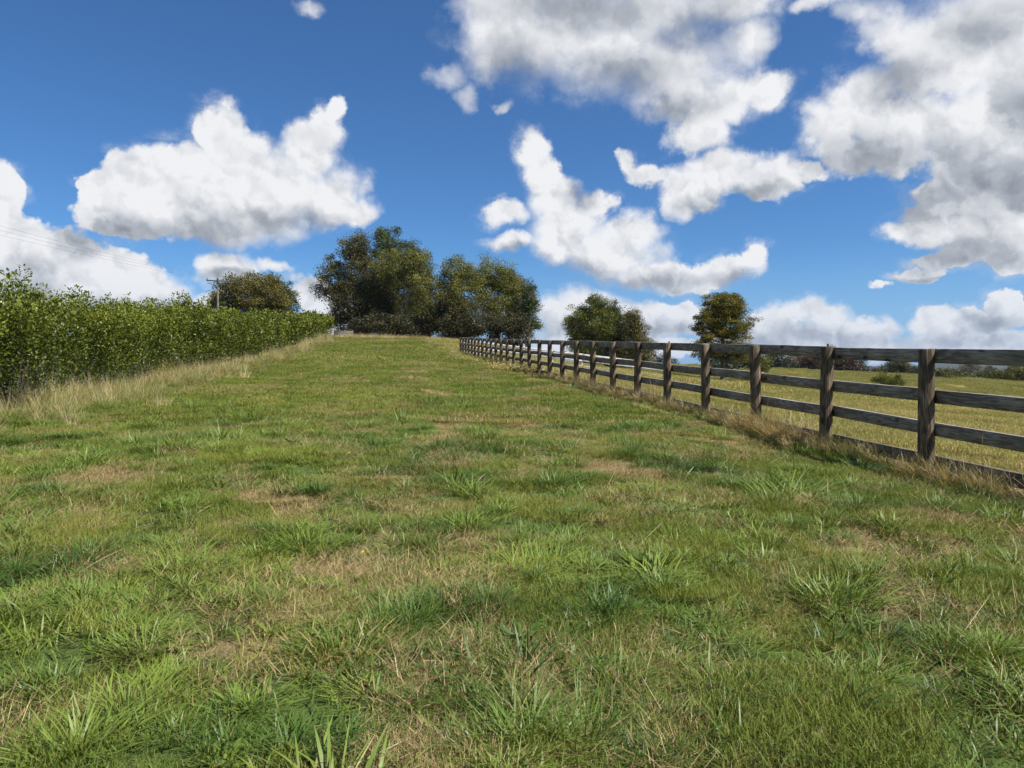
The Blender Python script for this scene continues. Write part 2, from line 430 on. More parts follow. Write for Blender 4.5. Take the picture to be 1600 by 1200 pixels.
def wood_mat(name, c_dark, c_mid, c_pale, green=0.35, axis=0, sunlit_top=0.6):
    """weathered sawn timber, grain along local X (rails) or Z (posts)"""
    m, N = new_mat(name)
    tc = N.node('ShaderNodeTexCoord').outputs['Object']
    rr = N.node('ShaderNodeObjectInfo').outputs['Random']
    off = N.node('ShaderNodeCombineXYZ', {0: N.m('MULTIPLY', rr, 37.0), 1: N.m('MULTIPLY', rr, 11.0), 2: N.m('MULTIPLY', rr, 53.0)}).outputs[0]
    v = N.v('ADD', tc, off)
    st = (0.9, 9, 9) if axis == 0 else (7, 7, 0.8)
    wob = N.v('MULTIPLY', N.v('SUBTRACT', N.noise(N.v('MULTIPLY', v, (1.2, 3, 3) if axis == 0 else (3, 3, 1.2)), 1.0, 2, color=True), (.5, .5, .5)), (0, .5, .5) if axis == 0 else (.4, .4, 0))
    gv = N.v('MULTIPLY', N.v('ADD', v, N.v('MULTIPLY', wob, (.35, .35, .35))), st)
    ring = N.m('SINE', N.m('MULTIPLY', N.noise(gv, 1.3, 2, 0.5), 42.0))
    fine = N.noise(N.v('MULTIPLY', v, (3, 90, 90) if axis == 0 else (90, 90, 3)), 1.0, 4, 0.65)
    big = N.noise(v, 2.6, 4, 0.6)
    # knots
    vo = N.node('ShaderNodeTexVoronoi', {'Vector': N.v('MULTIPLY', v, (2.6, 5.5, 5.5) if axis == 0 else (5, 5, 2.4)), 'Scale': 1.0})
    knot = N.ramp(vo.outputs['Distance'], 0.07, 0.20, 1.0, 0.0)
    f = N.m('ADD', N.m('MULTIPLY', ring, 0.16), N.m('ADD', N.m('MULTIPLY', fine, 0.38), N.m('MULTIPLY', big, 0.72)))
    col = N.mix(N.ramp(f, 0.35, 0.85), c_dark, c_mid)
    col = N.mix(N.ramp(N.m('ADD', fine, N.m('MULTIPLY', big, 0.5)), 0.78, 1.0), col, c_pale)
    col = N.mix(N.m('MULTIPLY', N.ramp(N.noise(v, 1.7, 5, 0.6), 0.45, 0.7), green), col, (0.085, 0.095, 0.055))
    col = N.mix(knot, col, (0.018, 0.013, 0.010))
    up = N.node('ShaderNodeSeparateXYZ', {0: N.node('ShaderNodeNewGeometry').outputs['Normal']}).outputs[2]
    col = N.mix(N.m('MULTIPLY', N.ramp(up, 0.75, 0.95), sunlit_top), col, (0.36, 0.34, 0.31))     # sunlit look of top edges painted into the colour, by normal
    bp = N.node('ShaderNodeBump', {'Strength': 0.75, 'Distance': 0.004, 'Height': N.m('ADD', fine, N.m('MULTIPLY', ring, 0.25))})
    p = N.node('ShaderNodeBsdfPrincipled', {'Base Color': col, 'Roughness': 0.8, 'Specular IOR Level': 0.3, 'Normal': bp.outputs[0]})
    out_surf(N, p.outputs[0])
    return m
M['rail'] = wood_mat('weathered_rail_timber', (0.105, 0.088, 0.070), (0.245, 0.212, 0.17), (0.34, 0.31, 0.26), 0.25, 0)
M['rail_low'] = wood_mat('dark_bottom_rail_timber', (0.055, 0.045, 0.036), (0.135, 0.112, 0.088), (0.24, 0.21, 0.17), 0.35, 0, 0.15)  # darker tones for the bottom rails, with a fainter pale top edge
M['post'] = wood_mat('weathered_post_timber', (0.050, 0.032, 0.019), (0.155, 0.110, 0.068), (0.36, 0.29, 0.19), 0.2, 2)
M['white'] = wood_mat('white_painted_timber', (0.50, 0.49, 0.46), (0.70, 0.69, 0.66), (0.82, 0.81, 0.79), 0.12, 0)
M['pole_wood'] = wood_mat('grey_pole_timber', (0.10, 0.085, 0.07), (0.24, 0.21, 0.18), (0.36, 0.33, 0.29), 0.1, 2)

def plain_mat(name, col, rough=0.6, metal=0.0):
    m, N = new_mat(name)
    n = N.noise(N.node('ShaderNodeTexCoord').outputs['Object'], 9.0, 4)
    c = N.mix(n, tuple(v * 0.75 for v in col), tuple(min(1, v * 1.25) for v in col))
    out_surf(N, N.node('ShaderNodeBsdfPrincipled', {'Base Color': c, 'Roughness': rough, 'Metallic': metal}).outputs[0])
    return m
M['steel'] = plain_mat('galvanised_steel', (0.30, 0.30, 0.31), 0.5, 0.7)
M['black_plastic'] = plain_mat('black_plastic', (0.02, 0.02, 0.02), 0.45)
M['ceramic'] = plain_mat('brown_ceramic', (0.07, 0.045, 0.035), 0.25)
M['wire'] = plain_mat('weathered_wire', (0.10, 0.10, 0.10), 0.6, 0.3)
M['yellow'] = plain_mat('dandelion_yellow', (0.75, 0.55, 0.02), 0.6)
M['dark_cover'] = plain_mat('dark_box_paint', (0.03, 0.032, 0.036), 0.5)

def ground_mat():
    m, N = new_mat('ground')
    pos = N.node('ShaderNodeNewGeometry').outputs['Position']
    dry = attr(N, 'dry'); pad = attr(N, 'pad'); far = attr(N, 'far')
    n1 = N.noise(pos, 9.0, 8, 0.7); n2 = N.noise(pos, 1.3, 5, 0.6); n3 = N.noise(N.v('MULTIPLY', pos, (1, 1, 1)), 60.0, 4, 0.7)
    soil = N.mix(n1, (0.045, 0.03, 0.018), (0.13, 0.09, 0.05))
    thatch = N.mix(N.ramp(n3, 0.3, 0.7), (0.11, 0.085, 0.04), (0.30, 0.23, 0.11))
    green = N.mix(N.ramp(n3, 0.3, 0.7), (0.035, 0.06, 0.015), (0.10, 0.14, 0.035))
    base = N.mix(N.ramp(N.m('ADD', dry, N.m('MULTIPLY', N.m('SUBTRACT', n1, 0.5), 0.8)), 0.25, 0.75), green, thatch)
    base = N.mix(N.ramp(n1, 0.58, 0.70), base, soil)
    pg = N.mix(N.ramp(n2, 0.35, 0.65), (0.20, 0.195, 0.055), (0.31, 0.26, 0.10))
    pg = N.mix(N.ramp(n3, 0.3, 0.75), N.v('MULTIPLY', pg, (.7, .7, .6)), pg)
    base = N.mix(pad, base, pg)
    # fields beyond: greener pasture
    nf = N.noise(pos, 0.06, 5, 0.6)
    fg = N.mix(N.ramp(nf, 0.35, 0.65), (0.075, 0.115, 0.028), (0.14, 0.155, 0.045))
    fg = N.mix(N.ramp(N.noise(N.v('MULTIPLY', pos, (0.3, 1, 1)), 1.1, 5, 0.7), 0.35, 0.7), N.v('MULTIPLY', fg, (.75, .8, .7)), fg)
    base = N.mix(far, base, fg)
    bp = N.node('ShaderNodeBump', {'Strength': 0.9, 'Distance': 0.03, 'Height': N.m('ADD', n1, N.m('MULTIPLY', n3, 0.6))})
    p = N.node('ShaderNodeBsdfPrincipled', {'Base Color': base, 'Roughness': 0.95, 'Specular IOR Level': 0.1, 'Normal': bp.outputs[0]})
    out_surf(N, p.outputs[0])
    return m
M['ground'] = ground_mat()

def build_ground():
    def axis(lo, hi, fine, c, n1):
        a = np.arange(-c, c + 1e-6, fine)
        g = [a[-1]]; s = fine
        while g[-1] < hi: s *= 1.055; g.append(g[-1] + s)
        k = [a[0]]; s = fine
        while k[-1] > lo: s *= 1.055; k.append(k[-1] - s)
        return np.array(k[1:][::-1] + list(a) + g[1:])
    xs = axis(-9000, 9000, 0.11, 11, 0)
    ys = axis(-400, 9500, 0.11, 14, 0)
    ys = ys[ys > -400]
    X, Y = np.meshgrid(xs, ys)
    Z = gz(X, Y)
    # roll the horizon gently and let the last rows fall away
    V = np.stack([X.ravel(), Y.ravel(), Z.ravel()], 1)
    nx, ny = len(xs), len(ys)
    i = np.arange((ny - 1) * nx).reshape(ny - 1, nx)[:, :-1].ravel()
    Fc = np.stack([i, i + 1, i + nx + 1, i + nx], 1)
    x, y = X.ravel(), Y.ravel()
    near = np.abs(x) + np.abs(y) < 400
    dry = np.zeros(len(x)); dry[near] = dryness(x[near], y[near]); dry[~near] = 0.3
    r = np.hypot(x, y)
    far = sstep(150, 178, r) * sstep(2, 12, x - fence_x(y)) + sstep(250, 400, r)
    me = np_mesh('ground', V, Fc, M['ground'], {'dry': dry, 'pad': paddock(x, y), 'far': np.clip(far, 0, 1)}, smooth=True)
    return tag(link('ground', me), 'grassy ground rising to a low crest with paddock and fields beyond', 'ground', kind='structure')
build_ground()

def build_hills():
    """low ranges many kilometres away, to the right"""
    m, N = new_mat('hill_bush')
    pos = N.node('ShaderNodeNewGeometry').outputs['Position']
    n = N.noise(pos, 0.004, 8, 0.65)
    col = N.mix(N.ramp(n, 0.35, 0.65), (0.014, 0.024, 0.014), (0.045, 0.055, 0.028))
    out_surf(N, N.node('ShaderNodeBsdfPrincipled', {'Base Color': col, 'Roughness': 0.95}).outputs[0])
    def ridge(name, dist, az0, az1, prof, seed, depth, label):
        n = 220
        az = np.linspace(az0, az1, n)
        top = np.interp(az, *zip(*prof))
        top = top + (fbm(az * 34, az * 0, seed, 5) - 0.5) * 0.0050
        rows = []
        K = 14
        for k in range(K):
            t = k / (K - 1)
            dd = dist + depth * (t - 0.5)
            hgt = np.sin(math.pi * min(1, t * 1.0)) ** 0.8
            h = -14 + (top * dist + 14 + EYE) * hgt * (0.82 + 0.36 * fbm(az * 90 + k * 3, az * 0 + k * .7, seed + 5, 4)) ** (0.0 if abs(t - .5) < .04 else 1.0)
            rows.append(np.stack([np.sin(az) * dd, np.cos(az) * dd, h], 1))
        V = np.concatenate(rows)
        i = (np.arange(K - 1)[:, None] * n + np.arange(n - 1)[None]).ravel()
        Fc = np.stack([i, i + 1, i + n + 1, i + n], 1)
        me = np_mesh(name, V, Fc, m, smooth=True)
        tag(link(name, me), label, 'hills', kind='structure')
    P = lambda px, py: (math.atan((px - 800) / F), (578 - py) / F * math.cos(math.atan((px - 800) / F)))
    ridge('hills', 4600, 0.05, 0.95, [(0.05, .006), P(1000, 570), P(1200, 572), P(1300, 574), P(1345, 573), P(1380, 571), P(1420, 572), P(1460, 564), P(1500, 560), P(1540, 557), P(1600, 559), (0.72, .012), (0.95, .004)], 5, 1500,
          'long blue range of hills on the horizon behind the right hand hedgerow')
    ridge('hills', 2500, 0.30, 0.95, [(0.30, .000), P(1300, 577), P(1400, 576), P(1480, 573), P(1560, 575), P(1640, 570), (0.95, .0)], 15, 700,
          'lower nearer foothills below the blue range at the right')
build_hills()

def haze():
    """the air between here and the hills"""
    m, N = new_mat('haze_air')
    v = N.node('ShaderNodeVolumePrincipled', {'Color': (0.33, 0.45, 0.74, 1), 'Density': 6e-5, 'Anisotropy': 0.2})
    o = N.node('ShaderNodeOutputMaterial'); N.l.new(v.outputs[0], o.inputs['Volume'])
    x0, x1, y0, y1, z0, z1 = -9700, 9700, -900, 10200, -22, 96
    V = [(x, y, z) for z in (z0, z1) for y in (y0, y1) for x in (x0, x1)]
    Fq = np.array([(0, 2, 3, 1), (4, 5, 7, 6), (0, 1, 5, 4), (2, 6, 7, 3), (0, 4, 6, 2), (1, 3, 7, 5)])
    tag(link('haze', np_mesh('haze', V, Fq, m)), 'thin blue air haze over the distant land', 'haze', kind='stuff')
haze()

# =================================================================== fences
def grid_box(name, sx, sy, sz, nseg, mat, bev=0.004, seed=0, wob=0.0):
    """a sawn board along X, softly bevelled, slightly warped"""
    r = np.random.default_rng(seed)
    xs = np.linspace(0, sx, nseg + 1)
    b = bev
    prof = np.array([(-sy/2, -sz/2 + b), (-sy/2 + b, -sz/2), (sy/2 - b, -sz/2), (sy/2, -sz/2 + b), (sy/2, sz/2 - b), (sy/2 - b, sz/2), (-sy/2 + b, sz/2), (-sy/2, sz/2 - b)])
    ph = r.uniform(0, 6, 4)
    V = []
    for i, x in enumerate(xs):
        dy = wob * math.sin(x * 1.3 + ph[0]); dz = wob * 0.8 * math.sin(x * 0.9 + ph[1])
        for k, (py, pz) in enumerate(prof):
            V.append((x, py + dy, pz + dz + r.normal() * wob * 0.12))
    Fq = []
    for i in range(nseg):
        for k in range(8):
            a = i * 8 + k; c = i * 8 + (k + 1) % 8
            Fq.append((a, c, c + 8, a + 8))
    e0 = [tuple(range(7, -1, -1))]; e1 = [tuple(range(nseg * 8, nseg * 8 + 8))]
    Fq = np.array(Fq)[:, ::-1]
    return np_mesh(name, V, [Fq, np.array(e0)[:, ::-1], np.array(e1)[:, ::-1]], mat)

def post_mesh(name, rad, h, mat, seed, sides=18, below=0.25, flat=0.0):
    r = np.random.default_rng(seed)
    zs = [-below, 0, h * .25, h * .5, h * .75, h - 0.012, h]
    V = []
    sx, sy = r.normal(0, 0.008, 2)
    for j, z in enumerate(zs):
        rr = rad * (1.04 - 0.06 * z / h) * (0.93 if j == len(zs) - 1 else 1)
        for k in range(sides):
            a = 2 * math.pi * k / sides
            w = 1 + 0.03 * math.sin(3 * a + seed) + 0.015 * math.sin(5 * a + z * 3)
            V.append((rr * w * math.cos(a) + sx * z, rr * w * math.sin(a) + sy * z, z + (0.004 * math.cos(a + seed) if j == len(zs) - 1 else 0)))
    Fq = []
    for j in range(len(zs) - 1):
        for k in range(sides):
            a = j * sides + k; b = j * sides + (k + 1) % sides
            Fq.append((a, b, b + sides, a + sides))
    top = np.array([tuple(range((len(zs) - 1) * sides, len(zs) * sides))])
    return np_mesh(name, V, [np.array(Fq), top], mat)

def set_dir(o, p0, p1, roll=0.0):
    """aim local X from p0 to p1, Z kept up"""
    from mathutils import Matrix, Vector
    x = (Vector(p1) - Vector(p0)).normalized()
    y = Vector((0, 0, 1)).cross(x).normalized()
    z = x.cross(y)
    m = Matrix((x, y, z)).transposed()
    o.rotation_euler = (m.to_euler())

def near_fence():
    f = empty('post_and_rail_fence', (fence_x(7.83), 7.83, float(ground_z(fence_x(7.83), 7.83))))
    tag(f, 'long dark weathered timber fence with round posts and four rails beside the mown track', 'fence')
    from mathutils import Vector
    base = Vector(f.location)
    SP = 1.795
    posts = []
    meshes = [post_mesh('post', 0.079, 1.303, M['post'], s) for s in range(6)]
    for n in range(-3, 28):
        y = 7.83 + n * SP
        x = fence_x(y)
        z = float(ground_z(x, y)) + 0.02
        posts.append(Vector((x, y, z)))
    nrm = Vector((1, SLX, 0)).normalized()
    H = 1.315
    for i, p in enumerate(posts):
        o = link('post', meshes[i % 6], f)
        o.location = p - base
        o.rotation_euler = (rng.normal(0, .012), rng.normal(0, .012), rng.uniform(0, 6.28))
    # boards two bays long, on the paddock side, joints staggered from rail to rail
    tops = [0.0, 0.435, 0.785, 1.135]
    hh = [0.15, 0.14, 0.14, 0.14]
    L2 = (posts[2] - posts[0]).length
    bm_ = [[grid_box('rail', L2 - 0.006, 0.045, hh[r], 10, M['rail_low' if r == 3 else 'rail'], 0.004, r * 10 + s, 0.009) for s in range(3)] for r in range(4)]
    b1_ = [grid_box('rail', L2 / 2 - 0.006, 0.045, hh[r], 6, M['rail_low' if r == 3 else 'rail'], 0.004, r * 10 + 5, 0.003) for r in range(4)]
    for r in range(4):
        i = 0 if r % 2 == 0 else 1
        if i == 1: spans = [(0, 1)]
        else: spans = []
        k = i
        while k < len(posts) - 1:
            e = min(k + 2, len(posts) - 1); spans.append((k, e)); k = e
        for (a, b) in spans:
            zoff = H - tops[r] - hh[r] / 2 - 0.006
            off = nrm * (0.079 + 0.018)
            jit = rng.normal(0, 0.004)
            p0 = posts[a] + off + Vector((0, 0, zoff + jit)); p1 = posts[b] + off + Vector((0, 0, zoff - jit + rng.normal(0, .004)))
            me = b1_[r] if b - a == 1 else bm_[r][(a + r) % 3]
            o = link('rail', me, f)
            set_dir(o, p0, p1)
            o.location = p0 - base
    # small black electric-fence insulators knocked on to two of the post tops
    for n in (1, 4):
        p = posts[n + 3]
        V = []; Fq = []
        for j, (z, rr) in enumerate([(0, .012), (.012, .02), (.02, .012), (.03, .018), (.04, .008)]):
            for k in range(8):
                a = k * math.pi / 4; V.append((rr * math.cos(a), rr * math.sin(a), z))
        for j in range(4):
            for k in range(8):
                a = j * 8 + k; b = j * 8 + (k + 1) % 8; Fq.append((a, b, b + 8, a + 8))
        me = np_mesh('insulator', V, [np.array(Fq), np.array([tuple(range(32, 40))])], M['black_plastic'])
        o = link('insulator', me, f); o.location = p - base + Vector((0.02, -0.01, H - 0.014))
    return posts
POSTS = near_fence()

def white_fence():
    from mathutils import Vector
    f0 = POSTS[-1]
    A = Vector((f0.x + 0.25, f0.y + 0.3, 0)); B = Vector((12.2, 57.2, 0))
    N_ = 7
    pts = []
    for i in range(N_ + 1):
        p = A.lerp(B, i / N_); p.z = float(ground_z(p.x, p.y)); pts.append(p)
    f = empty('white_rail_fence', pts[0])
    tag(f, 'white painted three rail fence crossing the paddock behind the dark fence', 'fence')
    base = Vector(f.location)
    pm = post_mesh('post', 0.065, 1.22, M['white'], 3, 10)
    d = (B - A); d.z = 0; d.normalize(); nrm = Vector((d.y, -d.x, 0))
    for p in pts:
        o = link('post', pm, f); o.location = p - base
    L = (pts[1] - pts[0]).length
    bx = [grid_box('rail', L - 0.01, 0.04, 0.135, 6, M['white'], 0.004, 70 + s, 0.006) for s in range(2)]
    for i in range(N_):
        for k, h in enumerate((1.14, 0.68, 0.24)):
            o = link('rail', bx[(i + k) % 2], f)
            off = nrm * 0.09 + Vector((0, 0, h))
            set_dir(o, pts[i] + off, pts[i + 1] + off); o.location = pts[i] + off - base
white_fence()
# =================================================================== hedge
def leaf_quads(P, D, U, L, W, fold=0.18):
    """one folded leaf per row: base P, direction D, width direction U"""
    n = len(P)
    Nn = np.cross(D, U)
    L = L[:, None]; W = W[:, None]
    V = np.empty((n, 4, 3), np.float32)
    V[:, 0] = P
    V[:, 1] = P + D * L * 0.5 + U * W * 0.5 + Nn * W * fold
    V[:, 2] = P + D * L
    V[:, 3] = P + D * L * 0.5 - U * W * 0.5 + Nn * W * fold
    i = np.arange(n)[:, None] * 4
    return V.reshape(-1, 3), i + np.array([[0, 1, 2, 3]])

def unit(v):
    return v / np.maximum(np.linalg.norm(v, axis=1, keepdims=True), 1e-9)

def tubes(paths, sides=5):
    """paths: list of (points (k,3), radii (k)) -> one mesh worth of tapered tubes"""
    VV = []; FF = []; off = 0
    for P, Rr in paths:
        P = np.asarray(P, float); k = len(P)
        T = np.gradient(P, axis=0); T = unit(T)
        ref = np.array([0.31, 0.95, 0.05]) if abs(T[0][2]) > 0.9 else np.array([0, 0, 1.0])
        A = unit(np.cross(T, ref)); B = np.cross(T, A)
        a = np.arange(sides) * 2 * math.pi / sides
        ring = P[:, None, :] + np.asarray(Rr)[:, None, None] * (np.cos(a)[None, :, None] * A[:, None, :] + np.sin(a)[None, :, None] * B[:, None, :])
        VV.append(ring.reshape(-1, 3))
        j = np.arange(k - 1)[:, None] * sides; s = np.arange(sides)[None]; s2 = (s + 1) % sides
        FF.append(np.stack([j + s, j + s2, j + sides + s2, j + sides + s], -1).reshape(-1, 4) + off)
        off += k * sides
    return np.concatenate(VV), np.concatenate(FF)

def hedge_height(y):
    h = np.interp(y, [0, 13, 20, 30, 60, 90], [2.12, 2.12, 2.25, 2.6, 2.75, 2.8])
    return h + (fbm(y * 0.5, y * 0, 41, 3) - 0.5) * 0.45

HY0, HY1 = 7.0, 92.0
def build_hedge():
    r = np.random.default_rng(11)
    hx = hedge_x(HY0)
    root = empty('hedge', (hx - 0.6, HY0, float(ground_z(hx - .6, HY0))))
    tag(root, 'tall unclipped green leafy hedge running up the left side of the track', 'hedge')
    base = np.array(root.location)
    # shoots
    ys = []; y = HY0
    while y < HY1:
        dist = math.hypot(float(hedge_x(y)), y)
        n = int(70 * 1.0 * min(1, (22 / dist) ** 1.0)) if dist > 22 else 64
        ys.append(y + r.random(n)); y += 1.0
    sy = np.concatenate(ys); n = len(sy)
    syw = sy + .5 * (vnoise(sy * .6, sy * 0, 88) - .5); bush = np.floor(syw / 1.6); ph = syw / 1.6 - bush
    rb = _hash(bush, bush * 0, 9)
    bulge = (fbm(sy * 0.7, sy * 0 + 3, 51, 3) - 0.5) * 0.9 + 1.15 * (np.sin(ph * math.pi) ** .7 - .65) * (.45 + .8 * rb)
    sx = hedge_x(sy) - 0.75 + r.uniform(-0.75, 0.6, n) + bulge * 0.8
    sz = ground_z(sx, sy)
    H = hedge_height(sy) * (1 - 0.06 * np.abs(r.normal(size=n)))
    edge = np.clip((sx - hedge_x(sy) + 1.3) / 1.6, 0, 1)
    H *= 1 - 0.17 * edge
    spike = r.random(n) < np.interp(sy, [10, 25, 45], [0.15, 0.10, 0.05])
    H *= 1 + 0.16 * (rb - .5) + 0.16 * (np.sin(ph * math.pi) - .6) + np.interp(sy, [10, 30, 50], [.34, .24, .12]) * (fbm(sy * 2.6, sx * 2.6, 43, 2) - .5)
    H += spike * r.uniform(0.12, 0.45, n)
    # a few taller plants at the near end
    for cy, a in ((14.1, .50), (13.2, .28), (17.2, .22), (18.8, .30), (21.0, .2), (24.8, .3), (27.5, .32), (15.6, .2), (32, .2)):
        H += a * np.exp(-((sy - cy) / 0.28) ** 2)
    lean = r.normal(0, 0.06, (n, 2)); lean[:, 0] += 0.03 + 0.06 * edge
    dist = np.hypot(sx, sy)
    ls = np.maximum(0.072, dist * 0.0030)
    nl = (150 * (0.058 / ls) ** 1.0 * np.clip(H / 2.2, .6, 1.4)).astype(int)
    idx = np.repeat(np.arange(n), nl)
    m = len(idx)
    s = r.random(m) ** 0.72
    lo = 0.05 + 0.17 * fbm(sy[idx] * 1.3, sy[idx] * 0, 61, 2)
    s = lo + (1 - lo) * s
    az = r.uniform(0, 2 * math.pi, m)
    rad = (0.03 + 0.22 * r.random(m) ** 0.7) * np.clip(1.3 - s * 0.95, 0.25, 1)
    rd = np.stack([np.cos(az), np.sin(az), np.zeros(m)], 1)
    P = np.stack([sx[idx] + lean[idx, 0] * H[idx] * s, sy[idx] + lean[idx, 1] * H[idx] * s, sz[idx] + H[idx] * s], 1) + rd * rad[:, None]
    hol = fbm(P[:, 1] * 1.7, P[:, 2] * 1.5 + 7, 66, 3) + r.normal(0, .03, m)
    crev = (np.minimum(ph, 1 - ph)[idx] < .13 + .05 * (1 - s)) & (s < .8) & (P[:, 0] > hedge_x(P[:, 1]) - 1.15)
    hol = hol - crev * .3
    keep = (hol > 0.45) | (P[:, 0] < hedge_x(P[:, 1]) - 1.25) | (r.random(m) < .15) | (s > .8)
    P = P[keep]; rd = rd[keep]; idx = idx[keep]; s = s[keep]; m = len(P)
    up = r.uniform(0.15, 1.1, m) + s * 0.4
    D = rd.copy(); D[:, 2] = up; D += r.normal(0, 0.25, (m, 3)); D = unit(D)
    U = unit(np.cross(D, np.stack([r.normal(0, .5, m), r.normal(0, .5, m), np.ones(m)], 1)))
    L = ls[idx] * r.uniform(0.7, 1.25, m)
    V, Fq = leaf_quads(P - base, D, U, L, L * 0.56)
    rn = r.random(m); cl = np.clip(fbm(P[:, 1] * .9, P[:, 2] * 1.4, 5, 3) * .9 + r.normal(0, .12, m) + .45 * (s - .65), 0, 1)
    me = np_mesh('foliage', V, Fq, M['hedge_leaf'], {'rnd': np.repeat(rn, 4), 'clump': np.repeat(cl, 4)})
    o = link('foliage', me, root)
    # stems
    pick = np.where(r.random(n) < np.where(dist < 30, 0.45, 0.2))[0]
    paths = []
    for k in pick:
        p0 = np.array([sx[k], sy[k], sz[k] - 0.05]) - base
        hs = H[k] * r.uniform(.3, .6)
        top = p0 + np.array([lean[k, 0] * hs, lean[k, 1] * hs, hs])
        mid = (p0 + top) / 2 + r.normal(0, 0.04, 3)
        rr = 0.011 if dist[k] < 30 else 0.018
        paths.append((np.array([p0, mid, top]), [rr, rr * 0.7, rr * 0.35]))
    V, Fq = tubes(paths, 4)
    tag(o, kind='stuff')
    st_ = link('stems', np_mesh('stems', V, Fq, M['bark_dark'], smooth=True), root)
    tag(st_, kind='stuff')
    return len(Fq), m
print('hedge', build_hedge())

# =================================================================== trees
SPEC = {}
def species(name, dark, light, extra, trans=0.22, amt=0.08, rough=0.5):
    amt *= 0.2
    dark = tuple(v * .8 for v in dark)
    SPEC[name] = leaf_mat(name + '_leaves', dark, light, extra, trans, rough, 0.3, amt)
species('casuarina', (0.036, 0.042, 0.011), (0.118, 0.104, 0.028), (0.16, 0.13, 0.04), 0.15)
species('gum', (0.060, 0.074, 0.015), (0.215, 0.212, 0.045), (0.36, 0.28, 0.07), 0.25)
species('dark_gum', (0.045, 0.052, 0.013), (0.165, 0.155, 0.036), (0.22, 0.15, 0.05), 0.2)
species('evergreen', (0.026, 0.048, 0.012), (0.100, 0.125, 0.028), (0.17, 0.12, 0.035), 0.2)
species('understorey', (0.022, 0.024, 0.009), (0.070, 0.064, 0.020), (0.10, 0.08, 0.03), 0.1)
species('rusty', (0.052, 0.054, 0.012), (0.175, 0.152, 0.034), (0.25, 0.15, 0.04), 0.25)
species('maple', (0.045, 0.072, 0.012), (0.165, 0.175, 0.030), (0.28, 0.17, 0.03), 0.3)
species('oak', (0.066, 0.074, 0.012), (0.215, 0.190, 0.030), (0.34, 0.18, 0.03), 0.35, 0.15)
species('copper', (0.050, 0.028, 0.016), (0.130, 0.075, 0.040), (0.06, 0.06, 0.03), 0.15, 0.2)
species('pine', (0.014, 0.024, 0.012), (0.045, 0.060, 0.024), (0.07, 0.06, 0.03), 0.1)
species('twiggy', (0.110, 0.085, 0.065), (0.230, 0.190, 0.150), (0.12, 0.11, 0.06), 0.1)
species('gorse', (0.080, 0.095, 0.014), (0.200, 0.200, 0.030), (0.30, 0.26, 0.03), 0.2)

def crown(r, ells, clumps, per, cr, leaf, flat=0.75, droop=0.0, inner=0.5, stringy=0.0):
    E = np.array(ells, float)                      # x y z rx ry rz
    wt = (E[:, 3] * E[:, 5]) ; wt = wt / wt.sum()
    k = r.choice(len(E), clumps, p=wt)
    d = unit(r.normal(size=(clumps, 3)))
    q = inner + (1 - inner) * r.random(clumps) ** 0.55
    lump = 1 + 0.16 * np.sin(d[:, 0] * 5 + k * 1.7) * np.sin(d[:, 2] * 6 + k) + r.normal(0, .05, clumps)
    c = E[k, :3] + d * E[k, 3:] * (q * lump)[:, None]
    upw = (r.random(clumps) < .4) & (d[:, 2] > .25)
    c[:, 2] += upw * r.uniform(0.1, 1.0, clumps) * cr
    tone = np.clip(0.5 + 0.34 * r.normal(size=clumps), 0, 1)
    num = r.poisson(per, clumps)
    idx = np.repeat(np.arange(clumps), num); m = len(idx)
    size = cr * r.uniform(0.6, 1.35, clumps)
    off = r.normal(size=(m, 3)); off = unit(off) * (r.random(m) ** 0.5)[:, None]
    off *= size[idx][:, None] * np.array([1, 1, flat])
    P = c[idx] + off
    if stringy: P[:, 2] -= stringy * r.random(m) ** 2 * size[idx]
    D = unit(off * 0.8 / cr + r.normal(0, 0.8, (m, 3)) + np.array([0, 0, 0.15 - droop]))
    U = unit(np.cross(D, r.normal(size=(m, 3))))
    L = leaf * r.uniform(0.6, 1.4, m)
    return P, D, U, L, tone[idx], c

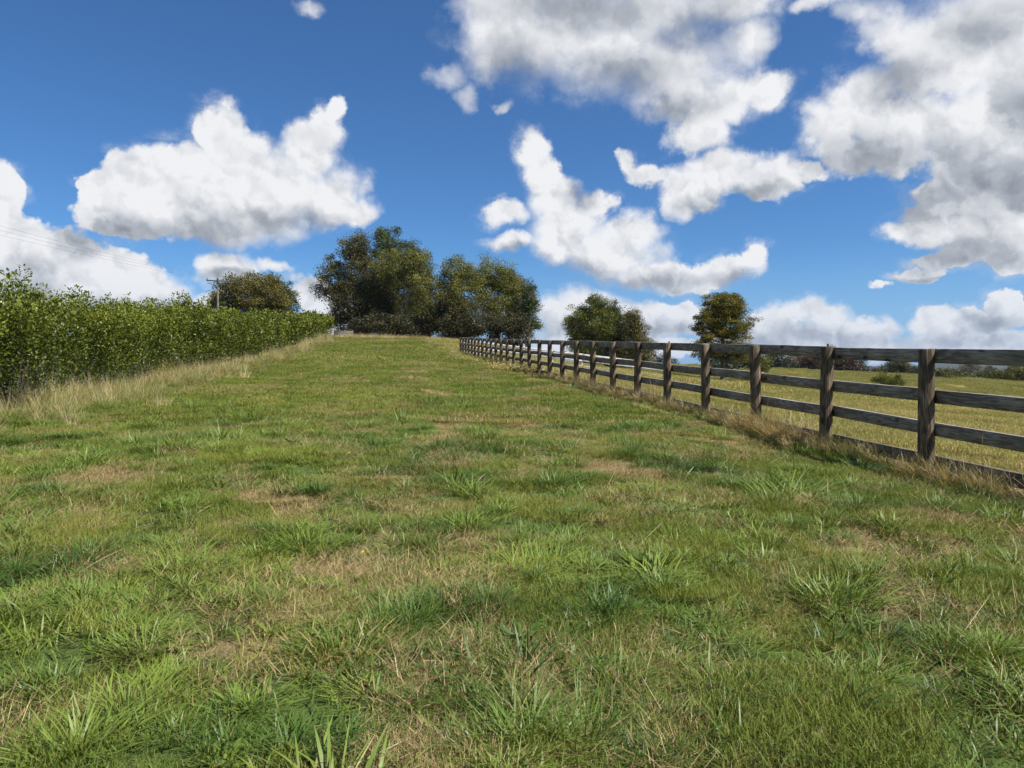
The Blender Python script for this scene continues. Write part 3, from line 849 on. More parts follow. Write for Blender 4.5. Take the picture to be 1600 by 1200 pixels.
def tree(name, label, cat, d, lobes, spec, leaf=0.2, dens=1.0, cr=0.9, base=None, bark='bark', depth=0.9, seed=1, group=None,
         flat=0.75, droop=0.0, trunks=1, wid=0.5, lean=0.0, limb_n=26, inner=0.3, stringy=0.0, trunk_r=None, sink=0.0):
    """lobes: (px, py, rx, ry) of the crown as seen in the photograph, turned into ellipsoids at distance d"""
    r = np.random.default_rng(seed)
    ells = []
    zmin = 1e9; xs = []
    for l in lobes:
        px, py, rx, ry = l[:4]; dy = l[4] if len(l) > 4 else 0
        dd = d + dy; s = dd / F
        ells.append(((px - 800) * s, dd, EYE + (578 - py) * s, rx * s, min(rx, ry * 1.3) * s * depth, ry * s))
        xs.append((px - 800) * s)
    bx = (base - 800) * d / F if base is not None else float(np.mean(xs))
    bz = float(ground_z(bx, d)) - sink
    root = empty(name, (bx, d, bz))
    tag(root, label, cat, group)
    b = np.array([bx, d, bz])
    area = sum(math.pi * e[3] * e[5] for e in ells)
    total = area * 8.0 * dens / (leaf * leaf * 0.5)
    cr *= 1.25
    clumps = max(14, int(area * 2.6 * dens / (cr * cr)))
    P, D, U, L, tone, cc = crown(r, ells, clumps, total / clumps, cr, leaf, flat, droop, inner, stringy)
    keep = P[:, 2] > ground_z(P[:, 0], P[:, 1]) + 0.03
    P, D, U, L, tone = P[keep], D[keep], U[keep], L[keep], tone[keep]
    V, Fq = leaf_quads(P - b, D, U, L, L * wid, 0.1)
    rn = r.random(len(P))
    link('crown', np_mesh('crown', V, Fq, SPEC[spec], {'rnd': np.repeat(rn, 4), 'clump': np.repeat(tone, 4)}), root)
    E = np.array(ells) - np.array([*b, 0, 0, 0])
    topz = (E[:, 2] + E[:, 5] * 0.5).max()
    tr = trunk_r or max(0.05, topz * 0.022)
    paths = []
    tops = []
    for t in range(trunks):
        off = np.array([r.normal(0, tr * 2.2), r.normal(0, tr * 2.2), 0]) if trunks > 1 else np.zeros(3)
        tgt = E[r.integers(len(E))][:3] * np.array([0.8, .8, 1]) if trunks > 1 else np.array([E[:, 0].mean() * .7 + lean, E[:, 1].mean() * .7, 0])
        ks = np.linspace(0, 1, 8)
        zt = topz * r.uniform(.8, 1.0)
        pts = np.stack([off[0] + tgt[0] * ks ** 1.5 + np.cumsum(r.normal(0, .05, 8)) * tr * 3, off[1] + tgt[1] * ks ** 1.5 + np.cumsum(r.normal(0, .05, 8)) * tr * 3, zt * ks - 0.15], 1)
        rad = tr / math.sqrt(trunks) * (1.15 - ks) ** 0.8 * 1.05 + 0.012
        rad[0] *= 1.35
        paths.append((pts, rad)); tops.append((pts, rad))
    V, Fq = tubes(paths, 8)
    link('trunk', np_mesh('trunk', V, Fq, M[bark], smooth=True), root)
    lp = []
    sel = r.choice(len(cc), min(limb_n, len(cc)), replace=False)
    for k in sel:
        tgt = cc[k] - b
        pts, rad = tops[r.integers(len(tops))]
        zs = np.clip(tgt[2] - np.hypot(tgt[0], tgt[1]) * 0.7, topz * .12, topz * .85)
        j = int(np.clip(np.searchsorted(pts[:, 2], zs), 1, 6))
        s0 = pts[j]
        u = np.linspace(0, 1, 6)[:, None]
        mid = s0 + (tgt - s0) * 0.5 + np.array([0, 0, -0.08 * np.linalg.norm(tgt - s0)]) + r.normal(0, 0.06, 3) * np.linalg.norm(tgt - s0)
        q = (1 - u) ** 2 * s0 + 2 * u * (1 - u) * mid + u ** 2 * tgt
        lp.append((q, rad[j] * 0.5 * (1.08 - u[:, 0]) + 0.008))
    if lp:
        V, Fq = tubes(lp, 5)
        tag(link('limbs', np_mesh('limbs', V, Fq, M[bark], smooth=True), root), kind='stuff')
    return root

# --- the big clump at the head of the track (left group)
tree('gum_tree', 'thin wispy grey green tree leaning out at the far left of the big clump', 'tree', 108,
     [(520,432,26,34),(506,456,15,16),(528,492,20,20),(540,400,18,22)], 'dark_gum', 0.21, 0.62, 0.75, base=552, seed=2, lean=-1, bark='bark_pale', limb_n=40)
tree('she_oak_tree', 'tallest dark brown green feathery tree in the left half of the clump', 'tree', 107,
     [(560,398,22,32),(556,378,15,15),(572,440,42,46),(552,470,38,40),(590,480,40,36),(548,505,32,20),(590,510,44,18)], 'casuarina', 0.19, 1.05, 0.9, base=572, seed=3, droop=.2, bark='bark_dark', flat=1.0, stringy=.6)
tree('dark_pine_tree', 'dark green pointed tree top showing above and behind the clump of olive trees', 'tree', 114,
     [(597,386,19,23),(612,390,28,28),(636,408,30,32),(655,424,24,26),(664,410,12,12),(620,450,46,50),(640,500,50,30)], 'evergreen', 0.2, 1.0, 0.9, base=618, seed=4, bark='bark_dark')
tree('gum_tree', 'pale olive tree in front of the darker pointed one in the clump', 'tree', 104,
     [(606,418,22,24),(636,412,24,20),(652,406,16,20),(620,430,28,26),(660,450,24,40),(655,475,26,26),(664,505,22,18)], 'gum', 0.19, 0.62, 0.75, base=634, seed=5, trunks=2, bark='bark_dark', limb_n=30)
tree('gum_tree', 'rounded olive tree just left of the gap between the two halves of the clump', 'tree', 112,
     [(668,448,15,26),(666,480,18,28),(650,510,26,18)], 'dark_gum', 0.2, 0.85, 0.8, base=668, seed=6, trunks=2)
# right group
tree('gum_tree', 'broad olive tree with dense golden green top just right of the gap in the clump', 'tree', 105,
     [(718,428,26,24),(700,446,17,28),(735,425,22,20),(722,462,40,30),(706,478,26,26)], 'gum', 0.19, 0.95, 0.8, base=716, seed=7, trunks=3, bark='bark_pale', limb_n=36)
tree('gum_tree', 'golden green tree with highest top in the right half of the clump', 'tree', 108,
     [(772,430,26,20),(790,440,22,24),(756,446,26,26),(778,466,34,30),(765,498,26,22)], 'gum', 0.19, 0.95, 0.8, base=770, seed=8, trunks=3, bark='bark_pale', limb_n=36)
tree('she_oak_tree', 'low dark brown drooping tree at the foot of the clump behind the fence end', 'tree', 103,
     [(700,488,34,32),(735,498,34,28),(715,510,46,16)], 'casuarina', 0.19, 1.0, 0.85, base=716, seed=9, droop=.2, bark='bark_dark', stringy=.6)
tree('gum_tree', 'olive brown tree on the right shoulder of the clump', 'tree', 110,
     [(808,450,20,24),(812,478,28,34),(800,506,30,22),(820,500,18,24)], 'dark_gum', 0.2, 1.05, 0.8, base=806, seed=10, trunks=2)
tree('gum_tree', 'thin ragged dark tree hanging out at the far right of the clump', 'tree', 106,
     [(828,462,12,22),(834,474,8,12),(836,504,12,12),(828,514,12,12),(824,490,8,18)], 'evergreen', 0.2, 0.75, 0.6, base=822, seed=12, lean=.6, limb_n=30)
for i, (px, d, l) in enumerate(((600, 101.5, 'dark low shrubbery under the left half of the big clump'), (685, 103, 'dark low shrubbery closing the gap at the middle of the clump'), (775, 99, 'dark low shrubbery under the right half of the clump behind the fence'))):
    tree('shrub', l, 'shrub', d, [(px - 34, 512, 26, 14), (px, 508, 32, 16), (px + 32, 514, 24, 14), (px + 20, 530, 40, 12)], 'understorey', 0.2, 1.1, 0.6, base=px, seed=30 + i, limb_n=12, trunk_r=.05, inner=.1, bark='bark_dark')
# --- domed tree behind the hedge
tree('domed_tree', 'broad domed dark tree behind the hedge beside the power pole', 'tree', 104,
     [(398,452,46,18),(372,464,38,24),(410,470,46,26),(352,478,24,20),(400,490,54,20)], 'rusty', 0.2, 1.1, 0.8, base=405, seed=14, inner=.6)
tree('evergreen_tree', 'dark green rounded tree hugging the right side of the domed tree', 'tree', 108,
     [(432,460,26,22),(446,474,18,26),(425,484,30,26),(410,441,26,8),(440,500,14,10)], 'evergreen', 0.2, 1.1, 0.7, base=432, seed=15, inner=.6)
# --- three trees standing together beyond the paddock
tree('maple_tree', 'tallest green tree of the three standing together beyond the paddock fence', 'tree', 96,
     [(930,486,22,19),(930,510,36,26),(903,512,18,24),(914,540,28,28),(940,548,28,26),(931,476,9,10),(912,494,10,12)], 'maple', 0.17, 1.5, 0.6, base=926, seed=17, inner=.4)
tree('maple_tree', 'narrow darker green tree in the middle of the three beyond the paddock', 'tree', 97,
     [(957,496,13,17),(958,520,20,25),(962,548,24,26),(957,486,7,9)], 'evergreen', 0.17, 1.6, 0.55, base=960, seed=18, inner=.4)
tree('maple_tree', 'rusty brown tinged tree at the right of the three beyond the paddock', 'tree', 95,
     [(986,508,17,17),(992,530,24,22),(1002,550,21,22),(984,555,28,20),(984,496,8,8)], 'rusty', 0.17, 1.6, 0.55, base=992, seed=19, inner=.4)
# --- the golden oak
tree('oak_tree', 'solitary golden green oak with wispy twigs behind the fence right of centre', 'tree', 84,
     [(1132,474,26,19),(1116,478,16,16),(1148,480,16,16),(1130,488,34,20),(1130,505,42,24),(1105,512,24,22),(1155,512,22,22),(1128,540,44,24),(1102,552,20,14),(1152,550,24,18)], 'oak', 0.15, 1.1, 0.55, base=1130, seed=20, flat=.45, limb_n=90, inner=.25, bark='bark_dark')
tree('shrub', 'dark green bushes in the shade at the foot of the golden oak', 'shrub', 92,
     [(1125,568,22,10),(1150,566,18,12),(1172,562,18,16),(1195,570,16,12)], 'evergreen', 0.17, 1.2, 0.5, base=1150, seed=21, limb_n=10, inner=.1)
tree('shrub', 'yellow green bush just right of the foot of the golden oak', 'shrub', 90,
     [(1193,572,8,9),(1186,566,8,10)], 'gorse', 0.15, 1.2, 0.4, base=1190, seed=22, limb_n=6, inner=.1)
# --- tree line across the far field
far_spec = [
 (1212,566,20,15,'pine','dark green tree at the left end of the far copper tree line'),
 (1236,572,18,14,'twiggy','leafless grey brown bush in front of the far copper tree line'),
 (1250,563,20,15,'copper','copper brown tree left of the second near fence post'),
 (1275,564,18,16,'copper','copper brown tree directly left of the thick fence post with the insulator'),
 (1302,562,18,17,'copper','dark copper tree seen behind the fence post with the insulator'),
 (1322,566,14,14,'pine','dark pine at the right shoulder of the copper tree line'),
 (1334,574,10,10,'copper','small copper brown tree near the end of the tree line'),
 (1346,574,7,13,'pine','small pointed dark conifer at the right end of the tree line')]
for i, (px, py, rx, ry, sp, lab) in enumerate(far_spec):
    py += 1; ry *= 1.25; rx *= 1.1
    tree('field_tree', lab, 'tree', 205 + (i % 3) * 4, [(px, py, rx, ry), (px - rx * .4, py + ry * .5, rx * .8, ry * .7), (px + rx * .4, py + ry * .5, rx * .8, ry * .7)], sp, 0.34, 1.3, 0.9, base=px, seed=50 + i, group='tree line across the far field', limb_n=10, inner=.2)
for i, (px, sp) in enumerate(((1356, 'twiggy'), (1366, 'copper'), (1374, 'twiggy'))):
    tree('sapling', ['leftmost of the three small saplings in the gap of the far tree line', 'middle one of the three small saplings in the gap of the far tree line', 'rightmost of the three small saplings in the gap of the far tree line'][i], 'tree', 215,
         [(px, 579, 4, 6)], sp, 0.3, 0.9, 0.5, base=px, seed=70 + i, group='small saplings in the gap', limb_n=8)
tree('dark_tree', 'broad dark tree standing alone in the far field left of the nearest post', 'tree', 190,
     [(1405,570,18,11),(1392,580,18,12),(1420,581,18,12),(1404,586,28,10)], 'dark_gum', 0.3, 1.3, 0.8, base=1404, seed=61, inner=.3)
tree('dark_tree', 'evergreen shrub joined to the right of the broad dark field tree', 'tree', 186,
     [(1432,584,14,10)], 'pine', 0.3, 1.2, 0.7, base=1432, seed=62, inner=.2)
tree('gorse_bush', 'yellow green gorse bush in the field behind the second rail', 'shrub', 118,
     [(1386,594,24,9),(1372,596,14,7),(1404,597,14,7)], 'gorse', 0.17, 1.2, 0.45, base=1386, seed=63, inner=.1, limb_n=8)
tree('conifer', 'low dark conifers beyond the paddock between the three trees and the oak', 'tree', 230,
     [(1036,566,12,10),(1050,570,10,8),(1022,570,12,8)], 'pine', 0.36, 1.2, 0.9, base=1036, seed=64, inner=.1, limb_n=6)
# hedgerow at the far right
hl = [(1472,590,16,11,'dark_gum','dark hedgerow bush immediately right of the nearest fence post'),
      (1500,592,18,10,'evergreen','low clipped green stretch of hedgerow right of the nearest post'),
      (1530,593,18,10,'evergreen','low clipped green stretch of hedgerow below the grey bare tree'),
      (1560,590,20,13,'dark_gum','mounded olive bush in the right hand hedgerow'),
      (1588,588,18,15,'dark_gum','taller dark bush near the right edge of the hedgerow'),
      (1596,598,9,9,'rusty','small orange brown bush at the end of the hedgerow by the photo edge'),
      (1618,588,22,16,'evergreen','dark evergreen beyond the right edge bush of the hedgerow')]
for i, (px, py, rx, ry, sp, lab) in enumerate(hl):
    tree('hedgerow_shrub', lab, 'shrub', 150, [(px, py, rx, ry), (px - rx * .5, py + 3, rx * .7, ry * .8), (px + rx * .5, py + 3, rx * .7, ry * .8)], sp, 0.24, 1.3, 0.7, base=px, seed=80 + i, group='hedgerow along the far field', limb_n=6, inner=.1)
tree('bare_tree', 'rounded leafless grey tree rising above the right hand hedgerow', 'tree', 175, [(1515,573,15,9),(1512,582,16,10)], 'twiggy', 0.2, 0.9, 0.6, base=1514, seed=90, limb_n=60)
tree('bare_tree', 'low tan leafless thicket between nearest post and grey bare tree', 'tree', 172, [(1480,580,16,5),(1498,582,12,5)], 'twiggy', 0.2, 0.9, 0.6, base=1488, seed=91, limb_n=40)
tree('bare_tree', 'small leafless bushes right of the rounded grey bare tree', 'tree', 174, [(1542,580,12,7),(1556,584,10,5)], 'twiggy', 0.2, 0.9, 0.6, base=1548, seed=92, limb_n=40)
tree('dark_tree', 'dark rounded tree top above the hedgerow at the right edge', 'tree', 180, [(1590,574,16,8),(1606,578,14,8)], 'dark_gum', 0.28, 1.2, 0.7, base=1594, seed=93, inner=.2)

# =================================================================== power pole and wires
def power_pole():
    x, y = -37.9, 95.0
    z0 = float(ground_z(x, y)); top = EYE + (578 - 436) * 95 / F
    root = empty('power_pole', (x, y, z0)); tag(root, 'grey timber power pole with one crossarm rising behind the hedge', 'power pole')
    h = top - z0
    link('pole', np_mesh('pole', *tubes([(np.array([[0, 0, -.5], [0, 0, h * .5], [0, 0, h + .1]]), [.17, .14, .11])], 12), M['pole_wood'], smooth=True), root)
    arm = grid_box('crossarm', 2.7, .13, .13, 2, M['pole_wood'], .01)
    a = link('crossarm', arm, root); a.location = (-1.35, -.16, h - .25)
    for s in (-1, 1):
        o = link('brace', np_mesh('brace', *tubes([(np.array([[0, -.14, h - 1.0], [s * .6, -.14, h - .3]]), [.02, .02])], 6), M['steel']), root)
    pts = []
    prof = [(0, .03), (.06, .03), (.07, .09), (.11, .10), (.13, .06), (.17, .08), (.20, .05), (.22, .02)]
    V, Fq = tubes([(np.array([[0, 0, p[0]] for p in prof]), [p[1] * 1.25 for p in prof])], 10)
    im = np_mesh('insulator', V, Fq, M['ceramic'], smooth=True)
    for xx in (-1.28, 0.12, 1.28):
        o = link('insulator', im, root); o.location = (xx, -.16, h - .185)
        pts.append((x + xx, y - .16, z0 + h + .04))
    labs = ['left hand overhead wire running back from the power pole over the hedge', 'middle overhead wire running back from the power pole over the hedge',
            'lowest right hand overhead wire running back from the power pole over the hedge']
    for p, lab, dx in zip(pts, labs, (-1.28, 0, 1.28)):
        q = np.array([-35.6 + dx, 6.0, 11.9])
        p = np.array(p)
        t = np.linspace(0, 1, 24)[:, None]
        P = p + (q - p) * t; P[:, 2] -= (4 * 1.15 * t * (1 - t))[:, 0]
        o = link('overhead_wire', np_mesh('overhead_wire', *tubes([(P - p, [.0055] * 24)], 4), M['wire']))
        o.location = p
        tag(o, lab, 'wire', 'overhead wires')
power_pole()

# the little fence end and post at the top of the track, behind the end of the hedge
def rail_end():
    from mathutils import Vector
    d = 97.0
    A = Vector(((523 - 800) * d / F, d, 0)); B = Vector(((549 - 800) * d / F, d + 1.0, 0))
    A.z = float(ground_z(A.x, A.y)); B.z = float(ground_z(B.x, B.y))
    f = empty('timber_gate', A); tag(f, 'short grey close boarded timber gate at the top of the track between hedge and trees', 'gate')
    pm = post_mesh('post', .07, 1.15, M['pole_wood'], 5, 8)
    for t in (0, .55, 1):
        o = link('post', pm, f); o.location = (B - A) * t
    bx = grid_box('rail', (B - A).length, .04, .15, 2, M['rail'], .004)
    for h in (.18, .38, .58, .78, .98):
        o = link('rail', bx, f); set_dir(o, A, B); o.location = Vector((0, -.1, h))
    X = (539 - 800) * 99 / F
    f = empty('meter_box', (X, 99, float(ground_z(X, 99)))); tag(f, 'small dark box on a post beside the gate at the top of the track', 'box')
    o = link('post', pm, f)
    o = link('cabinet', grid_box('cabinet', .55, .35, .75, 1, M['dark_cover'], .02), f); o.location = (-.27, 0, 1.45)
    o = link('lid', grid_box('lid', .62, .42, .05, 1, M['steel'], .01), f); o.location = (-.305, 0, 1.852)
rail_end()

def wire_fence():
    from mathutils import Vector
    d0, d1 = 168, 150
    f = None; pts = []
    for i in range(15):
        t = i / 14; d = d0 + (d1 - d0) * t
        X = (1232 + 240 * t - 800) * d / F
        pts.append(Vector((X, d, float(ground_z(X, d)))))
    f = empty('wire_fence', pts[0]); tag(f, 'thin post and wire stock fence across the far green field', 'fence')
    pm = post_mesh('post', .06, 1.15, M['post'], 8, 6)
    for p in pts:
        o = link('post', pm, f); o.location = p - pts[0]
    for h in (.35, .7, 1.05):
        P = np.array([(p - pts[0]) + Vector((0, -.07, h)) for p in pts])
        link('wire', np_mesh('wire', *tubes([(P, [.008] * len(P))], 4), M['wire']), f)
wire_fence()
# =================================================================== grass
SRC = bpy.data.collections.new('grass_sources')      # meshes to scatter; never linked to the scene

def blades(r, bx, by, L, W, az, lean, curl, segs=3, bz=None, power=0.7):
    n = len(bx)
    s = np.linspace(0, 1, segs + 1)
    px = np.zeros((n, segs + 1)); pz = np.zeros((n, segs + 1))
    for k in range(segs):
        th = np.minimum(lean + curl * (s[k] + s[k + 1]) / 2, 1.42 + 0.12 * np.sin(az * 3))
        px[:, k + 1] = px[:, k] + np.sin(th) * L / segs
        pz[:, k + 1] = pz[:, k] + np.cos(th) * L / segs
    pz = np.maximum(pz, 0.0) + (bz[:, None] if bz is not None else 0)
    ca, sa = np.cos(az)[:, None], np.sin(az)[:, None]
    X = bx[:, None] + px * ca; Y = by[:, None] + px * sa
    tw = r.normal(0, 0.5, n)
    wx = -np.sin(az + tw)[:, None]; wy = np.cos(az + tw)[:, None]
    w = W[:, None] * 0.5 * np.array([(1 - q) ** power * (0.7 + 0.9 * min(q * 3, 1) * 0.35) for q in s])[None]
    m = segs * 2 + 1
    V = np.empty((n, m, 3))
    for k in range(segs):
        V[:, 2 * k, 0] = X[:, k] - wx[:, 0] * w[:, k]; V[:, 2 * k, 1] = Y[:, k] - wy[:, 0] * w[:, k]; V[:, 2 * k, 2] = pz[:, k]
        V[:, 2 * k + 1, 0] = X[:, k] + wx[:, 0] * w[:, k]; V[:, 2 * k + 1, 1] = Y[:, k] + wy[:, 0] * w[:, k]; V[:, 2 * k + 1, 2] = pz[:, k] + W * 0.12
    V[:, -1, 0] = X[:, -1]; V[:, -1, 1] = Y[:, -1]; V[:, -1, 2] = pz[:, -1]
    i = np.arange(n)[:, None] * m
    quads = np.concatenate([i + np.array([[2 * k, 2 * k + 1, 2 * k + 3, 2 * k + 2]]) for k in range(segs - 1)]) if segs > 1 else np.zeros((0, 4), int)
    tri = i + np.array([[2 * segs - 2, 2 * segs - 1, 2 * segs]])
    h = np.array([s[k // 2] for k in range(segs * 2)] + [1.0])
    return V.reshape(-1, 3), quads, tri, np.tile(h, n), np.repeat(r.random(n), m)

def source(name, parts, mat):
    V = []; Q = []; T = []; H = []; Rn = []; off = 0
    for v, q, t, h, rn in parts:
        V.append(v); Q.append(q + off); T.append(t + off); H.append(h); Rn.append(rn); off += len(v)
    me = np_mesh(name, np.concatenate(V), [np.concatenate(Q), np.concatenate(T)], mat, {'h': np.concatenate(H), 'rnd': np.concatenate(Rn)})
    return me

def disc(r, n, rad, p=0.5):
    a = r.uniform(0, 2 * math.pi, n); q = rad * r.random(n) ** p
    return q * np.cos(a), q * np.sin(a)

def collection_of(name, meshes):
    col = bpy.data.collections.new(name)
    for i, me in enumerate(meshes):
        o = bpy.data.objects.new('%s_%02d' % (name, i), me); col.objects.link(o)
    return col

def gn_group(col):
    g = bpy.data.node_groups.new('scatter_' + col.name, 'GeometryNodeTree')
    g.interface.new_socket('Geometry', in_out='INPUT', socket_type='NodeSocketGeometry')
    g.interface.new_socket('Geometry', in_out='OUTPUT', socket_type='NodeSocketGeometry')
    n = g.nodes; l = g.links
    gi = n.new('NodeGroupInput'); go = n.new('NodeGroupOutput')
    ip = n.new('GeometryNodeInstanceOnPoints')
    ci = n.new('GeometryNodeCollectionInfo'); ci.inputs['Collection'].default_value = col
    ci.inputs['Separate Children'].default_value = True; ci.inputs['Reset Children'].default_value = True
    ip.inputs['Pick Instance'].default_value = True
    def named(nm, typ):
        a = n.new('GeometryNodeInputNamedAttribute'); a.data_type = typ; a.inputs['Name'].default_value = nm
        return a.outputs['Attribute']
    l.new(gi.outputs[0], ip.inputs['Points'])
    l.new(ci.outputs[0], ip.inputs['Instance'])
    l.new(named('var', 'INT'), ip.inputs['Instance Index'])
    l.new(named('rot', 'FLOAT_VECTOR'), ip.inputs['Rotation'])
    l.new(named('scl', 'FLOAT_VECTOR'), ip.inputs['Scale'])
    l.new(ip.outputs[0], go.inputs[0])
    return g

def scatter(name, label, cat, col, x, y, s, sh=None, z=None, rotz=None, dry=None, tone=None, tilt=0.06, r=rng):
    n = len(x)
    z = gz(x, y) - 0.006 if z is None else z
    me = bpy.data.meshes.new(name)
    me.vertices.add(n); me.vertices.foreach_set('co', np.stack([x, y, z], 1).astype(np.float32).ravel())
    e = 0.15
    gx = (ground_z(x + e, y) - ground_z(x - e, y)) / (2 * e); gy = (ground_z(x, y + e) - ground_z(x, y - e)) / (2 * e)
    rz = r.uniform(0, 2 * math.pi, n) if rotz is None else rotz
    # tilt to the slope (small angles), expressed as XYZ Euler applied before the spin
    c, s_ = np.cos(rz), np.sin(rz)
    rx = gy * c - gx * s_; ry = -(gx * c + gy * s_)
    rot = np.stack([rx + r.normal(0, tilt, n), ry + r.normal(0, tilt, n), rz], 1)
    sh = s if sh is None else sh
    def add(nm, typ, key, val):
        a = me.attributes.new(nm, typ, 'POINT'); a.data.foreach_set(key, val)
    add('rot', 'FLOAT_VECTOR', 'vector', rot.astype(np.float32).ravel())
    add('scl', 'FLOAT_VECTOR', 'vector', np.stack([s, s, sh], 1).astype(np.float32).ravel())
    add('var', 'INT', 'value', r.integers(0, len(col.objects), n).astype(np.int32))
    add('dry', 'FLOAT', 'value', (dryness(x, y) if dry is None else dry).astype(np.float32))
    add('tone', 'FLOAT', 'value', (np.clip(fbm(x * 1.1, y * 1.1, 90, 3) * 1.6 - 0.3 + r.normal(0, .12, n), 0, 1) if tone is None else tone).astype(np.float32))
    o = link(name, me)
    md = o.modifiers.new('scatter', 'NODES'); md.node_group = gn_group(col)
    tag(o, label, cat, kind='stuff')
    return o

rs = np.random.default_rng(5)
U = rs.uniform
def mk_fine(n, rad, l0, l1, w0, w1, seed, mat='fine', segs=3, name='fine_turf'):
    r = np.random.default_rng(seed)
    bx, by = disc(r, n, rad, 0.55)
    L = r.uniform(l0, l1, n) * (0.6 + 0.8 * fbm(bx * 9, by * 9, seed, 2))
    return source(name, [blades(r, bx, by, L, r.uniform(w0, w1, n), r.uniform(0, 6.28, n), r.uniform(0, 0.9, n), r.uniform(0, 1.2, n), segs)], M[mat])
def mk_tuft(n, rad, l0, l1, w0, w1, seed, spread=1.0, mat='coarse'):
    r = np.random.default_rng(seed)
    bx, by = disc(r, n, rad, 0.6)
    az = np.arctan2(by, bx) + r.normal(0, 0.7, n)
    q = np.hypot(bx, by) / rad
    lean = np.clip(0.15 + 0.75 * q * spread + r.normal(0, .18, n), 0, 1.35)
    L = r.uniform(l0, l1, n)
    return source('grass_tuft', [blades(r, bx, by, L, r.uniform(w0, w1, n), az, lean, r.uniform(0.1, 1.1, n), 4, power=0.55)], M[mat])
def mk_broad(n, rad, seed):
    """creeping grass with short broad blades in little sprays"""
    r = np.random.default_rng(seed)
    cx, cy = disc(r, n // 5, rad, .55)
    bx = np.repeat(cx, 5) + r.normal(0, .008, len(cx) * 5); by = np.repeat(cy, 5) + r.normal(0, .008, len(cx) * 5)
    m = len(bx); L = r.uniform(.04, .12, m)
    return source('broad_turf', [blades(r, bx, by, L, r.uniform(.004, .009, m), r.uniform(0, 6.28, m), r.uniform(.25, 1.2, m), r.uniform(0, .9, m), 3, power=.5)], M['coarse'])
def mk_straw(n, rad, l0, l1, w0, w1, seed):
    r = np.random.default_rng(seed)
    bx, by = disc(r, n, rad, 0.6)
    return source('straw_litter', [blades(r, bx, by, r.uniform(l0, l1, n), r.uniform(w0, w1, n), r.uniform(0, 6.28, n), r.uniform(0.9, 1.6, n), r.uniform(-.4, .35, n), 2, bz=r.random(n) ** 2 * 0.03)], M['straw'])
def mk_stalks(n, rad, l0, l1, seed, dirl=1.0, lean0=0.6, w=0.0045):
    """tall dead seed stalks, mostly leaning the same way, some with a seed head"""
    r = np.random.default_rng(seed)
    bx, by = disc(r, n, rad, 0.6)
    az = r.normal(math.pi, 0.9 / dirl, n)
    L = r.uniform(l0, l1, n)
    lean = np.clip(r.normal(lean0, .32, n), 0, 1.45)
    parts = [blades(r, bx, by, L, r.uniform(w * .6, w * 1.2, n), az, lean, r.uniform(-.2, .5, n), 4, power=0.35)]
    m = n * 2
    bx, by = disc(r, m, rad * 1.2, 0.6)
    parts.append(blades(r, bx, by, r.uniform(l0 * .35, l0 * .9, m), r.uniform(w * .6, w * 1.4, m), r.uniform(0, 6.28, m), r.uniform(.2, 1.4, m), r.uniform(.2, 1.2, m), 4))
    return source('dry_stalks', parts, M['stalk'])
def mk_weed(seed):
    """broad leaved rosette"""
    r = np.random.default_rng(seed)
    n = 16
    az = np.arange(n) * 2.4 + r.normal(0, .2, n)
    L = r.uniform(.07, .15, n)
    return source('broad_leaf_weed', [blades(r, np.cos(az) * .01, np.sin(az) * .01, L, L * r.uniform(.2, .34, n), az, r.uniform(.7, 1.15, n), r.uniform(.1, .6, n), 5, power=.45)], M['coarse'])

col_fine = collection_of('fine_turf', [mk_fine(2600, .34, .025, .075, .0022, .0042, 100 + i) for i in range(7)])
col_mid = collection_of('mid_turf', [mk_fine(3000, .75, .035, .095, .006, .011, 200 + i, segs=2) for i in range(5)])
col_far = collection_of('far_turf', [mk_fine(2600, 1.6, .05, .12, .016, .03, 300 + i, segs=2) for i in range(4)])
col_tuft = collection_of('tuft', [mk_tuft(int(n), rad, a, b, .0035, .0095, 400 + i, sp) for i, (n, rad, a, b, sp) in enumerate(
    [(85, .07, .09, .20, 1), (110, .10, .10, .22, 1.1), (70, .06, .08, .16, 1.2), (130, .13, .08, .20, 1.1), (60, .08, .10, .26, .9), (95, .09, .07, .15, 1.3), (120, .12, .12, .24, 1.0), (45, .05, .08, .18, 1.2)])])
col_low = collection_of('low_tuft', [mk_tuft(int(n), rad, a, b, .0045, .0105, 430 + i, sp) for i, (n, rad, a, b, sp) in enumerate(
    [(60, .09, .05, .13, 1.5), (75, .12, .05, .14, 1.6), (50, .07, .06, .12, 1.7), (90, .15, .05, .12, 1.4), (65, .10, .06, .16, 1.5), (40, .06, .05, .11, 1.6)])])
col_clump = collection_of('clump', [mk_tuft(int(n), rad, a, b, .004, .0105, 470 + i, sp) for i, (n, rad, a, b, sp) in enumerate(
    [(240, .15, .07, .19, 1.1), (300, .18, .06, .16, 1.2), (200, .12, .08, .22, 1.0), (260, .16, .06, .15, 1.3), (320, .20, .07, .18, 1.1), (180, .12, .06, .14, 1.3), (280, .15, .08, .20, .95), (220, .14, .05, .13, 1.4)])])
col_thin = collection_of('thin_tuft', [mk_tuft(n, rad, a, b, .0025, .005, 450 + i, sp) for i, (n, rad, a, b, sp) in enumerate([(170, .08, .10, .22, .8), (220, .11, .10, .24, .9), (140, .07, .08, .2, 1.)])])
col_straw = collection_of('straw', [mk_straw(420, .30, .03, .13, .0018, .0042, 500 + i) for i in range(6)])
col_stalk = collection_of('stalks', [mk_stalks(26, .16, .35, .95, 600 + i, 1.0, .92) for i in range(5)] + [mk_stalks(30, .2, .3, .7, 610 + i, .7, .9) for i in range(3)])
col_tan = collection_of('tan_tuft', [mk_stalks(70, .11, .18, .46, 650 + i, .9, .8, .0040) for i in range(5)])
col_broad = collection_of('broad_turf', [mk_broad(150, .32, 900 + i) for i in range(6)])
col_weed = collection_of('weeds', [mk_weed(700 + i) for i in range(5)])
